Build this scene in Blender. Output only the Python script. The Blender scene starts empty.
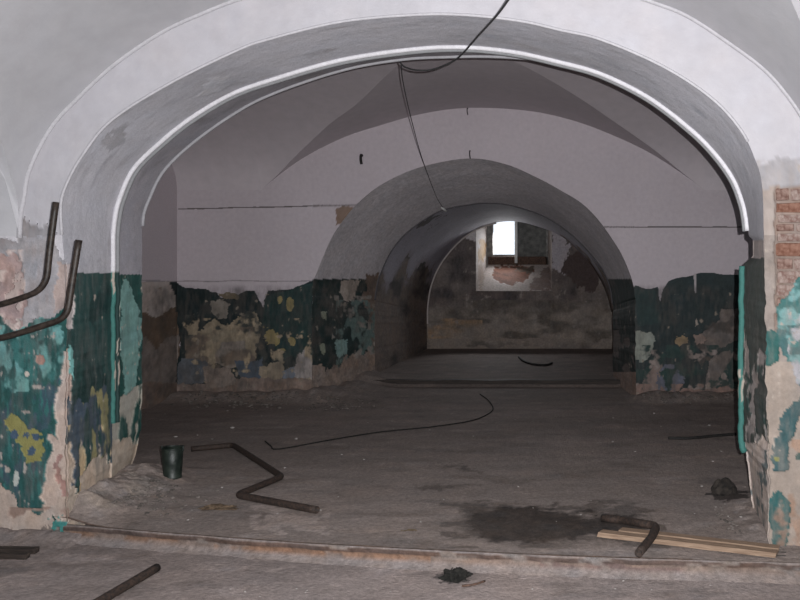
import bpy, bmesh, math, random
import numpy as np
from mathutils import Vector, Matrix, noise as mnoise

random.seed(7)
scene = bpy.context.scene
C = scene.collection

# ------------------------------------------------------------------ camera, world, lights, exposure
F, VX, VY, H = 778.0, 570.0, 280.0, 1.6      # focal length (px), vanishing point of the hall axis, eye height
cam_d = bpy.data.cameras.new('camera'); cam = bpy.data.objects.new('camera', cam_d); C.objects.link(cam)
cam.location = (0, 0, H); cam.rotation_euler = (math.pi/2, 0, 0)
cam_d.sensor_width = 36.0; cam_d.lens = 36.0*F/800.0
cam_d.shift_x = -(VX-400)/800.0; cam_d.shift_y = (VY-300)/800.0
cam_d.clip_start = 0.05; cam_d.clip_end = 200
scene.camera = cam

world = bpy.data.worlds.new('overcast_sky'); scene.world = world; world.use_nodes = True
bg = world.node_tree.nodes['Background']; bg.inputs[0].default_value = (0.86, 0.93, 1.0, 1); bg.inputs[1].default_value = 1.35

def lamp(name, kind, loc, rot, energy, color, **kw):
    d = bpy.data.lights.new(name, kind); d.energy = energy; d.color = color
    for k, v in kw.items(): setattr(d, k, v)
    o = bpy.data.objects.new(name, d); C.objects.link(o); o.location = loc; o.rotation_euler = rot
    return o
# the camera's own flash, beside and above the lens
flash = lamp('camera_flash', 'SPOT', (0.062, 0.0, H+0.045), (0, 0, 0), 1760.0, (0.97, 0.975, 0.985), shadow_soft_size=0.005, spot_size=math.radians(128), spot_blend=1.0)
flash.rotation_euler = Vector(((390-VX)/F, 1.0, (VY-290)/F)).to_track_quat('-Z', 'Y').to_euler()
# daylight through the windows of the front room, behind the camera
lamp('daylight_rear_window', 'AREA', (-1.6, -3.55, 1.9), (math.pi/2, 0, 0), 70.0, (0.80, 0.91, 1.0), shape='RECTANGLE', size=1.6, size_y=1.6)
# daylight at the one window of the far chamber
lamp('daylight_far_window', 'AREA', (-1.47, 17.95, 2.50), (math.radians(-24), 0, 0), 80.0, (0.97, 0.98, 1.0), shape='RECTANGLE', size=0.5, size_y=0.7)

vs = scene.view_settings
vs.view_transform = 'Standard'; vs.look = 'None'; vs.exposure = 0.0; vs.gamma = 1.0; vs.use_curve_mapping = False

# ------------------------------------------------------------------ helpers
AGE = 0.62        # old, dusty surfaces: share of the clean albedo
def lin1(c):
    c = c/255.0
    return c/12.92 if c <= 0.04045 else ((c+0.055)/1.055)**2.4
def A(r, g, b, ref=218, top=0.70):
    """albedo of a surface that looks (r,g,b) where clean whitewash looks 'ref'"""
    k = top/lin1(ref)
    return np.array([min(0.85, lin1(v)*k) for v in (r, g, b)])

def fade(t): return t*t*(3-2*t)
def vnoise(u, v, seed=0):
    u = np.asarray(u, float); v = np.asarray(v, float)
    iu = np.floor(u).astype(np.int64); iv = np.floor(v).astype(np.int64)
    fu = fade(u-iu); fv = fade(v-iv)
    def h(a, b):
        n = (a*374761393 + b*668265263 + seed*1442695041) & 0xffffffff
        n = ((n ^ (n >> 13))*1274126177) & 0xffffffff
        n = (n ^ (n >> 16)) & 0xffffffff
        n = (n*2246822519) & 0xffffffff
        return ((n ^ (n >> 15)) & 0xffff)/65535.0
    a = h(iu, iv); b = h(iu+1, iv); c = h(iu, iv+1); d = h(iu+1, iv+1)
    return (a*(1-fu)+b*fu)*(1-fv) + (c*(1-fu)+d*fu)*fv
def fbm(u, v, octv=4, seed=0):
    s = 0.0; amp = 0.5; tot = 0.0
    for i in range(octv):
        s = s + amp*vnoise(u*2**i+i*17.3, v*2**i+i*9.1, seed+i); tot += amp; amp *= 0.5
    return s/tot*2-1            # -1..1

def pip(x, y, poly):
    inside = np.zeros(x.shape, bool); n = len(poly); j = n-1
    for i in range(n):
        xi, yi = poly[i]; xj, yj = poly[j]
        if yi != yj:
            inside ^= ((yi > y) != (yj > y)) & (x < (xj-xi)*(y-yi)/(yj-yi)+xi)
        j = i
    return inside

def proj(P):
    Y = np.maximum(P[..., 1], 0.3)
    return VX + F*P[..., 0]/Y, VY - F*(P[..., 2]-H)/Y
def unproj(px, py, a, s=0.0):
    """point of the upright plane Y = a + s*X seen at a picture position"""
    k = (px-VX)/F; Y = a/(1-s*k)
    return np.stack([k*Y, Y+0*py, H-(py-VY)/F*Y], -1)
def floorpt(px, py, z):
    Y = (H-z)*F/(py-VY)
    return Vector(((px-VX)/F*Y, Y, z))

class Paint:
    """colour, relief and gloss of the layers of whitewash, paint, plaster and dirt on a surface"""
    def __init__(s, P, u=None, v=None, scale=1.0, seed=0):
        s.P = P; s.px, s.py = proj(P); s.shape = P.shape[:2]; s.seed = seed
        s.u = (P[..., 0]+P[..., 1]*0.73 if u is None else u); s.v = (P[..., 2] if v is None else v)
        s.c = np.zeros(s.shape+(3,)); s.r = np.zeros(s.shape); s.g = np.zeros(s.shape); s.k = 0; s.scale = scale
    def warp(s, amp, freq):
        s.k += 1; q = s.seed*31+s.k*7
        f = lambda o, k: fbm(s.u*freq*0.8+o, s.v*freq*0.8+o, 3, q+k)+0.55*fbm(s.u*freq*3.1+o, s.v*freq*3.1+o, 4, q+k+1)
        return s.px+1.35*amp*f(0, 0), s.py+1.35*amp*f(40.3, 3)
    def put(s, m, col, relief=None, gloss=None, var=0.12, vf=14):
        s.k += 1
        n = 1+var*(fbm(s.u*vf, s.v*vf, 4, s.seed*13+s.k*5)+0.8*fbm(s.u*vf*3.3, s.v*vf*2.4, 3, s.seed*13+s.k*5+1))
        full = np.asarray(col)[None, None]*np.maximum(n, 0.2)[..., None]
        hue = 0.35*var*fbm(s.u*vf*0.6+7, s.v*vf*0.6, 3, s.seed*13+s.k*5+2)
        full = full*np.stack([1+hue, 1+0*hue, 1-hue], -1)
        if m.dtype == bool: s.c[m] = full[m]
        else: s.c = s.c*(1-m[..., None])+full*m[..., None]; m = m > 0.5
        if relief is not None: s.r[m] = relief
        if gloss is not None: s.g[m] = gloss
        return s
    def fill(s, col, **k): return s.put(np.ones(s.shape, bool), col, **k)
    def poly(s, pts, col, amp=2.5, freq=9, **k):
        x, y = s.warp(amp*s.scale, freq); return s.put(pip(x, y, pts), col, **k)
    def softpoly(s, pts, col, soft=4, amp=4, freq=6, alpha=1.0, **k):
        x, y = s.warp(amp*s.scale, freq); m = np.zeros(s.shape)
        for i in range(10):
            a_ = i*2.4; r_ = soft*math.sqrt((i+0.5)/10); m += pip(x+r_*math.cos(a_), y+0.4*r_*math.sin(a_), pts)
        return s.put(m/10*alpha, col, **k)
    def blob(s, x, y, rx, ry, col, amp=0.55, freq=9, **k):
        s.k += 1
        d = np.hypot((s.px-x)/rx, (s.py-y)/ry)+amp*fbm(s.u*freq, s.v*freq, 4, s.seed*19+s.k*3)+0.7*amp*fbm(s.u*freq*3, s.v*freq*3, 3, s.seed*19+s.k*3+1)
        return s.put(d < 1, col, **k)
    def speckle(s, region, thr, freq, col, octv=4, stretch=(1, 1), soft=0.16, **k):
        s.k += 1
        n = fbm(s.u*freq*stretch[0], s.v*freq*stretch[1], octv, s.seed*23+s.k*11)
        return s.put(region*np.clip((n-thr)/soft+0.5, 0, 1), col, **k)
    def below(s, fy): return s.py > np.interp(s.px, [p[0] for p in fy], [p[1] for p in fy])
    def distress(s, m, dirt, amount=0.5, f=7, lum=0.18, chips=None, cthr=0.42, stretch=(1.3, 0.8)):
        """grime, streaks and small losses over a painted zone m (0..1)"""
        s.k += 3; q = s.seed*37+s.k*5
        n1 = fbm(s.u*f*stretch[0], s.v*f*stretch[1], 5, q); n2 = fbm(s.u*f*5*stretch[0], s.v*f*2.0*stretch[1], 4, q+1); n3 = fbm(s.u*f*2.4, s.v*f*2.4, 5, q+2)
        al = (np.clip(0.5*n1+0.5*n2+0.12, 0, 0.5)*2*amount*m)[..., None]
        s.c = s.c*(1-al)+np.asarray(dirt)*al
        s.c = s.c*(1+m*lum*(n2+n3))[..., None]
        if chips is not None:
            b = (np.clip((n3+0.35*n2-cthr)/0.10, 0, 1)*(m > 0.5))[..., None]; s.c = s.c*(1-b)+np.asarray(chips)*(0.85+0.3*n2[..., None])*b
            s.r = np.where(b[..., 0] > 0.5, s.r-0.003, s.r)
        return s
    def tone(s, amp, freq, stretch=(1, 1)):
        s.k += 1
        s.c *= (1+amp*fbm(s.u*freq*stretch[0], s.v*freq*stretch[1], 4, s.seed*29+s.k*3))[..., None]
        return s

def displaced(P, relief, toward):
    du = np.gradient(P, axis=0); dv = np.gradient(P, axis=1)
    n = np.cross(du, dv); n /= np.maximum(np.linalg.norm(n, axis=-1, keepdims=True), 1e-9)
    sgn = np.sign(((np.asarray(toward)-P)*n).sum(-1, keepdims=True)); sgn[sgn == 0] = 1
    return P + n*sgn*relief[..., None]

def link(o, parent=None, kind=None, label=None, category=None, group=None):
    C.objects.link(o)
    if parent is not None: o.parent = parent
    if kind: o['kind'] = kind
    if label: o['label'] = label
    if category: o['category'] = category
    if group: o['group'] = group
    return o

def grids_obj(name, grids, mat, smooth=True, toward=None, **kw):
    """one mesh out of point grids (P[n,m,3], colour[n,m,3], gloss[n,m])"""
    V = []; Q = []; COL = []; off = 0
    for P, c, g in grids:
        n, m = P.shape[:2]; V.append(P.reshape(-1, 3))
        cc = np.ones((n, m, 4)); cc[..., :3] = np.clip(c, 0.002, 0.9)*AGE; cc[..., 3] = g; COL.append(cc.reshape(-1, 4))
        idx = np.arange(n*m).reshape(n, m)+off
        q = np.stack([idx[:-1, :-1], idx[1:, :-1], idx[1:, 1:], idx[:-1, 1:]], -1).reshape(-1, 4)
        if toward is not None:
            nn = np.cross(P[1:, :-1]-P[:-1, :-1], P[:-1, 1:]-P[:-1, :-1]).reshape(-1, 3)
            flip = ((np.asarray(toward)-P[:-1, :-1].reshape(-1, 3))*nn).sum(-1) < 0
            q[flip] = q[flip][:, ::-1]
        Q.append(q); off += n*m
    V = np.concatenate(V); Q = np.concatenate(Q); COL = np.concatenate(COL)
    me = bpy.data.meshes.new(name)
    me.vertices.add(len(V)); me.vertices.foreach_set('co', V.astype(np.float32).ravel())
    me.loops.add(Q.size); me.loops.foreach_set('vertex_index', Q.astype(np.int32).ravel())
    me.polygons.add(len(Q)); me.polygons.foreach_set('loop_start', np.arange(0, Q.size, 4, dtype=np.int32))
    me.polygons.foreach_set('loop_total', np.full(len(Q), 4, np.int32))
    if smooth: me.polygons.foreach_set('use_smooth', np.ones(len(Q), bool))
    me.update(calc_edges=True); me.validate()
    at = me.color_attributes.new('paint', 'FLOAT_COLOR', 'POINT'); at.data.foreach_set('color', COL.astype(np.float32).ravel())
    me.materials.append(mat)
    return link(bpy.data.objects.new(name, me), **kw)

def pyobj(name, verts, faces, mat, smooth=False, **kw):
    me = bpy.data.meshes.new(name); me.from_pydata([tuple(v) for v in verts], [], faces); me.update()
    if smooth: me.polygons.foreach_set('use_smooth', np.ones(len(me.polygons), bool))
    me.materials.append(mat)
    return link(bpy.data.objects.new(name, me), **kw)

def smooth_path(pts, n):
    pts = np.asarray(pts, float); d = np.r_[0, np.cumsum(np.linalg.norm(np.diff(pts, axis=0), axis=1))]
    ext = np.vstack([2*pts[0]-pts[1], pts, 2*pts[-1]-pts[-2]])
    out = []
    for i in range(len(pts)-1):
        p0, p1, p2, p3 = ext[i:i+4]; t = np.linspace(0, 1, 24, endpoint=False)[:, None]
        out.append(0.5*((2*p1)+(-p0+p2)*t+(2*p0-5*p1+4*p2-p3)*t**2+(-p0+3*p1-3*p2+p3)*t**3))
    out = np.vstack(out+[pts[-1:]])
    d = np.r_[0, np.cumsum(np.linalg.norm(np.diff(out, axis=0), axis=1))]
    s = np.linspace(0, d[-1], n)
    return np.stack([np.interp(s, d, out[:, k]) for k in range(out.shape[1])], -1)

def sweep(path, r, seg=10, hollow=0.0, rnoise=0.0, seed=1):
    """tube along a 3D path; hollow > 0 leaves an open bore of that share of the radius at both ends"""
    path = [Vector(p) for p in path]; n = len(path); V = []; Fc = []
    t0 = (path[1]-path[0]).normalized(); ref = Vector((0, 0, 1)) if abs(t0.z) < 0.9 else Vector((0, 1, 0))
    nx = t0.cross(ref).normalized(); rr = random.Random(seed)
    frames = []
    for i in range(n):
        t = (path[min(i+1, n-1)]-path[max(i-1, 0)]).normalized()
        nx = (nx - t*nx.dot(t)).normalized(); ny = t.cross(nx); frames.append((path[i], nx.copy(), ny, t))
    def ring(f, rad, shift=0.0):
        b = len(V); p, x, y, t = f
        for k in range(seg):
            a = 2*math.pi*k/seg; V.append(p+t*shift+(x*math.cos(a)+y*math.sin(a))*rad)
        return b
    bs = []
    if hollow:
        bs.append(ring(frames[0], r*hollow, 2.5*r)); bs.append(ring(frames[0], r*hollow))
    for f in frames: bs.append(ring(f, r*(1+rnoise*(rr.random()-0.5))))
    if hollow:
        bs.append(ring(frames[-1], r*hollow)); bs.append(ring(frames[-1], r*hollow, -2.5*r))
    for a, b in zip(bs[:-1], bs[1:]):
        for k in range(seg): Fc.append((a+k, a+(k+1) % seg, b+(k+1) % seg, b+k))
    Fc.append(tuple(range(bs[0]+seg-1, bs[0]-1, -1))); Fc.append(tuple(range(bs[-1], bs[-1]+seg)))
    return V, Fc

# ------------------------------------------------------------------ materials
def nodes(name):
    m = bpy.data.materials.new(name); m.use_nodes = True
    nt = m.node_tree; return m, nt, nt.nodes['Principled BSDF']
def mat_paint(name, rough=0.85, gloss_rough=0.5, grain=0.09, gscale=55.0, bump=0.25, bscale=90.0, fine=0.10, fscale=320.0):
    m, nt, p = nodes(name); N = nt.nodes; Lk = nt.links
    at = N.new('ShaderNodeAttribute'); at.attribute_name = 'paint'
    tc = N.new('ShaderNodeTexCoord')
    n1 = N.new('ShaderNodeTexNoise'); n1.inputs['Scale'].default_value = gscale; n1.inputs['Detail'].default_value = 6
    n2 = N.new('ShaderNodeTexNoise'); n2.inputs['Scale'].default_value = fscale; n2.inputs['Detail'].default_value = 2
    nb = N.new('ShaderNodeTexNoise'); nb.inputs['Scale'].default_value = bscale; nb.inputs['Detail'].default_value = 5
    for n in (n1, n2, nb): Lk.new(tc.outputs['Object'], n.inputs['Vector'])
    mr = N.new('ShaderNodeMapRange'); mr.inputs[1].default_value = 0.25; mr.inputs[2].default_value = 0.75; mr.inputs[3].default_value = 1-grain; mr.inputs[4].default_value = 1+grain
    m2 = N.new('ShaderNodeMapRange'); m2.inputs[1].default_value = 0.25; m2.inputs[2].default_value = 0.75; m2.inputs[3].default_value = 1-fine; m2.inputs[4].default_value = 1+fine
    Lk.new(n1.outputs['Fac'], mr.inputs[0]); Lk.new(n2.outputs['Fac'], m2.inputs[0])
    mu = N.new('ShaderNodeMath'); mu.operation = 'MULTIPLY'; Lk.new(mr.outputs[0], mu.inputs[0]); Lk.new(m2.outputs[0], mu.inputs[1])
    sc = N.new('ShaderNodeVectorMath'); sc.operation = 'SCALE'; Lk.new(at.outputs['Color'], sc.inputs[0]); Lk.new(mu.outputs[0], sc.inputs['Scale'])
    Lk.new(sc.outputs[0], p.inputs['Base Color'])
    rg = N.new('ShaderNodeMapRange'); rg.inputs[3].default_value = rough; rg.inputs[4].default_value = gloss_rough
    Lk.new(at.outputs['Alpha'], rg.inputs[0]); Lk.new(rg.outputs[0], p.inputs['Roughness'])
    bp = N.new('ShaderNodeBump'); bp.inputs['Strength'].default_value = bump; bp.inputs['Distance'].default_value = 0.01
    Lk.new(nb.outputs['Fac'], bp.inputs['Height']); Lk.new(bp.outputs[0], p.inputs['Normal'])
    p.inputs['Specular IOR Level'].default_value = 0.25
    return m
def mat_noise(name, ca, cb, scale=20.0, rough=0.8, bump=0.3, stretch=(1, 1, 1), lo=0.35, hi=0.65, metal=0.0, bscale=None):
    m, nt, p = nodes(name); N = nt.nodes; Lk = nt.links
    tc = N.new('ShaderNodeTexCoord'); mp = N.new('ShaderNodeMapping'); mp.inputs['Scale'].default_value = stretch
    Lk.new(tc.outputs['Object'], mp.inputs[0])
    n1 = N.new('ShaderNodeTexNoise'); n1.inputs['Scale'].default_value = scale; n1.inputs['Detail'].default_value = 8
    Lk.new(mp.outputs[0], n1.inputs['Vector'])
    cr = N.new('ShaderNodeValToRGB'); cr.color_ramp.elements[0].position = lo; cr.color_ramp.elements[1].position = hi
    cr.color_ramp.elements[0].color = (*[v*AGE for v in ca], 1); cr.color_ramp.elements[1].color = (*[v*AGE for v in cb], 1)
    Lk.new(n1.outputs['Fac'], cr.inputs[0]); Lk.new(cr.outputs[0], p.inputs['Base Color'])
    nb = N.new('ShaderNodeTexNoise'); nb.inputs['Scale'].default_value = bscale or scale*3; nb.inputs['Detail'].default_value = 4
    Lk.new(mp.outputs[0], nb.inputs['Vector'])
    bp = N.new('ShaderNodeBump'); bp.inputs['Strength'].default_value = bump; bp.inputs['Distance'].default_value = 0.005
    Lk.new(nb.outputs['Fac'], bp.inputs['Height']); Lk.new(bp.outputs[0], p.inputs['Normal'])
    p.inputs['Roughness'].default_value = rough; p.inputs['Metallic'].default_value = metal
    p.inputs['Specular IOR Level'].default_value = 0.3
    return m
M_wall = mat_paint('painted_plaster')
M_hall = mat_paint('hall_plaster', grain=0.06, gscale=20.0, bump=0.2, bscale=60.0, fine=0.06)
M_vault = mat_paint('whitewashed_vault', grain=0.05, gscale=9.0, bump=0.12, bscale=45.0, fine=0.04)
M_dirty = mat_paint('sooty_plaster', grain=0.22, gscale=26.0, bump=0.35, bscale=60.0)
M_floor = mat_paint('dusty_floor', grain=0.26, gscale=34.0, bump=0.6, bscale=60.0, fine=0.22, fscale=190.0)
M_brick = mat_noise('old_brick', tuple(A(104, 74, 64)), tuple(A(150, 124, 114)), scale=38, bump=0.7)
M_brick_red = mat_noise('orange_brick', tuple(A(110, 70, 54)), tuple(A(144, 106, 90)), scale=38, bump=0.7)
M_brick_pale = mat_noise('plaster_smeared_brick', tuple(A(120, 92, 84)), tuple(A(160, 142, 134)), scale=46, bump=0.8)
M_mortar = mat_noise('pale_mortar', tuple(A(168, 158, 150)), tuple(A(205, 196, 190)), scale=45)
M_rust = mat_noise('rusty_iron', (0.020, 0.015, 0.013), (0.066, 0.041, 0.031), scale=60, rough=0.75, bump=0.5)
M_rust_light = mat_noise('light_rust_iron', (0.055, 0.032, 0.024), (0.15, 0.085, 0.06), scale=50, rough=0.8, bump=0.5)
M_brownpipe = mat_noise('brown_painted_pipe', (0.018, 0.013, 0.011), (0.050, 0.036, 0.029), scale=40, rough=0.5, bump=0.25)
M_wood = mat_noise('pale_pine', (0.22, 0.14, 0.095), (0.36, 0.25, 0.175), scale=9, stretch=(1, 14, 14), rough=0.75, bump=0.3)
M_wood_dark = mat_noise('dark_wet_wood', (0.022, 0.016, 0.014), (0.06, 0.043, 0.035), scale=9, stretch=(1, 10, 10), rough=0.7)
M_beam = mat_noise('red_brown_timber', (0.09, 0.045, 0.032), (0.30, 0.17, 0.125), scale=7, stretch=(1.0, 5, 9), rough=0.85, bump=0.6)
M_wire = mat_noise('black_wire', (0.006, 0.006, 0.006), (0.016, 0.015, 0.014), scale=50, rough=0.85)
M_cable = mat_noise('dark_grey_cable', (0.03, 0.03, 0.032), (0.06, 0.058, 0.058), scale=50, rough=0.5)
M_white = mat_noise('white_plastic', (0.70, 0.69, 0.67), (0.82, 0.81, 0.79), scale=30, rough=0.4, bump=0.05)
M_bucket = mat_noise('green_enamel', (0.007, 0.012, 0.010), (0.030, 0.040, 0.032), scale=22, rough=0.45, bump=0.3)
M_clod = mat_noise('dark_clod', (0.012, 0.010, 0.009), (0.045, 0.036, 0.03), scale=30, rough=0.95, bump=0.8)
M_tuft = mat_noise('black_fibre', (0.006, 0.006, 0.005), (0.02, 0.018, 0.015), scale=60, rough=0.95)
M_crumb = mat_noise('plaster_crumb', (0.30, 0.27, 0.25), (0.62, 0.58, 0.55), scale=25, rough=0.95)
M_rubble = mat_noise('rubble', (0.09, 0.076, 0.068), (0.21, 0.18, 0.163), scale=9, rough=0.95)
M_chipteal = mat_noise('teal_paint_chip', (0.02, 0.12, 0.10), (0.06, 0.22, 0.19), scale=30, rough=0.6)
M_rag = mat_noise('brown_scrap', (0.07, 0.045, 0.028), (0.19, 0.13, 0.085), scale=40, rough=0.95)
M_frame = mat_noise('grey_window_paint', (0.16, 0.15, 0.14), (0.34, 0.32, 0.30), scale=14, rough=0.7)
M_board = mat_noise('grey_board', (0.10, 0.10, 0.095), (0.20, 0.195, 0.185), scale=11, rough=0.8)
M_dark = mat_noise('black_iron', (0.010, 0.009, 0.009), (0.03, 0.027, 0.025), scale=50, rough=0.7)
def mat_pane():
    m, nt, p = nodes('thin_window_glass'); N = nt.nodes; Lk = nt.links
    tr = N.new('ShaderNodeBsdfTransparent'); gl = N.new('ShaderNodeBsdfGlossy'); gl.inputs['Roughness'].default_value = 0.05
    mx = N.new('ShaderNodeMixShader'); mx.inputs[0].default_value = 0.06
    Lk.new(tr.outputs[0], mx.inputs[1]); Lk.new(gl.outputs[0], mx.inputs[2]); Lk.new(mx.outputs[0], N['Material Output'].inputs[0])
    return m
M_pane = mat_pane()

WHITE = A(218, 214, 217)
EYE = (0.0, 0.0, 1.9)
# ------------------------------------------------------------------ rings (arch outlines)
W1a, W1s = 4.524, -0.092          # face of the front arch wall: Y = W1a + W1s*X, a little oblique
D2, D3, D4, D5 = 9.9, 11.8, 16.5, 17.5
HALL = 0.085                      # hall floor stands one step above the front floor
NJ, NA = 230, 300
def jamb(xs, a, s, z0, z1, n, rough=0.0, seed=0):
    """upright edge: picture x as a function of picture y, from height z0 to z1"""
    z = np.linspace(z0, z1, n); k0 = (xs[0][1]-VX)/F; Y = np.full(n, a/(1-s*k0))
    for _ in range(6):
        py = VY-(z-H)*F/Y; px = np.interp(py, [q[0] for q in xs], [q[1] for q in xs])
        if rough: px = px+rough*fbm(py*0.11, py*0.0+seed, 4, seed)*np.clip((py-262)/30, 0, 1)
        Y = a/(1-s*(px-VX)/F)
    return np.stack([(px-VX)/F*Y, Y, z], -1)
def make_ring(left, arch, right, a, s=0.0, rough=0.0, seed=0, z0=-0.05):
    ap = smooth_path(arch, NA); Ar = unproj(ap[:, 0], ap[:, 1], a, s)
    Lj = jamb(left, a, s, z0, Ar[0, 2], NJ, rough, seed); Rj = jamb(right, a, s, Ar[-1, 2], z0, NJ, rough, seed+5)
    Lj[-1] = Ar[0]; Rj[0] = Ar[-1]
    return np.vstack([Lj, Ar[1:-1], Rj])
ringB = make_ring([(100, 62), (235, 62), (275, 66), (330, 67), (420, 66), (600, 68)],
    [(62, 235), (61, 205), (66, 186), (81, 158), (111, 121), (169, 84), (236, 51), (270, 39), (340, 22), (413, 15), (465, 15), (520, 21), (560, 30), (602, 40), (662, 66), (710, 97), (740, 129), (755, 159), (762, 185), (764, 235)],
    [(235, 764), (300, 765), (380, 766), (450, 768), (545, 769), (700, 772)], W1a, W1s, rough=2.2, seed=3)
ring1 = make_ring([(100, 112), (430, 112), (600, 110)],
    [(112, 235), (114, 217), (118, 200), (132, 169), (159, 142), (189, 118), (229, 94), (270, 79), (340, 59), (413, 48), (465, 46), (515, 51), (560, 61), (602, 73), (650, 97), (692, 129), (716, 153), (734, 178), (743, 200), (747, 217), (749, 236)],
    [(236, 749), (240, 753), (256, 753), (264, 744), (300, 743), (440, 743), (456, 746), (485, 750), (520, 754), (600, 755)], W1a+0.60, W1s, rough=1.2, seed=9)
ring2 = make_ring([(100, 142), (400, 142), (430, 141), (448, 137), (465, 132), (560, 128)],
    [(142, 226), (143, 214), (148, 200), (162, 172), (189, 145), (229, 116), (270, 94), (340, 70), (399, 59), (450, 56), (500, 56), (548, 60), (590, 68), (640, 88), (680, 113), (704, 135), (726, 159), (743, 186), (751, 205), (755, 220), (757, 236)],
    [(236, 757), (240, 760), (256, 760), (264, 753), (300, 752), (440, 752), (456, 756), (485, 760), (520, 762), (600, 763)], W1a+1.0, W1s, rough=1.2, seed=15)
archO = smooth_path([(20, 238), (21, 215), (24, 200), (30, 169), (51, 128), (78, 98), (115, 64), (162, 32), (203, 13), (236, 0), (300, -20), (370, -33), (440, -37), (520, -32), (590, -19), (647, 0), (686, 15), (728, 42), (764, 69), (788, 96), (806, 124), (818, 155), (825, 195), (826, 235)], NA)
ringO = unproj(archO[:, 0], archO[:, 1], W1a, W1s)
ringA2 = make_ring([(100, 312), (500, 312)],
    [(312, 296), (313, 282), (315, 277), (330, 241), (342, 222), (359, 202), (384, 183), (421, 167), (468, 158.5), (505, 164), (538, 178), (560, 190), (580, 202), (596, 217), (611, 237), (623, 257), (632, 280), (635, 298)],
    [(298, 635), (500, 636)], D2, rough=1.0, seed=21)
ringA3 = make_ring([(100, 375), (500, 375)],
    [(375, 300), (376, 292), (380, 275), (392, 250), (410, 230), (440, 211), (470, 204.5), (487, 203), (510, 205), (542, 215), (565, 229), (585, 247), (602, 268), (610, 287), (613, 305)],
    [(305, 613), (500, 614)], D3, rough=1.2, seed=27)
ring4 = make_ring([(100, 427), (500, 427)],
    [(427, 312), (428, 300), (431, 285), (438, 268), (449, 252), (463, 238), (479, 228), (500, 222), (520, 222), (545, 229), (562, 237), (578, 250), (593, 268), (605, 290), (611, 312)],
    [(312, 612), (500, 613)], D4)
def loft(R0, R1, m, bulge=0.0):
    t = np.linspace(0, 1, m)[None, :, None]
    return R0[:, None]*(1-t)+R1[:, None]*t

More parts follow.
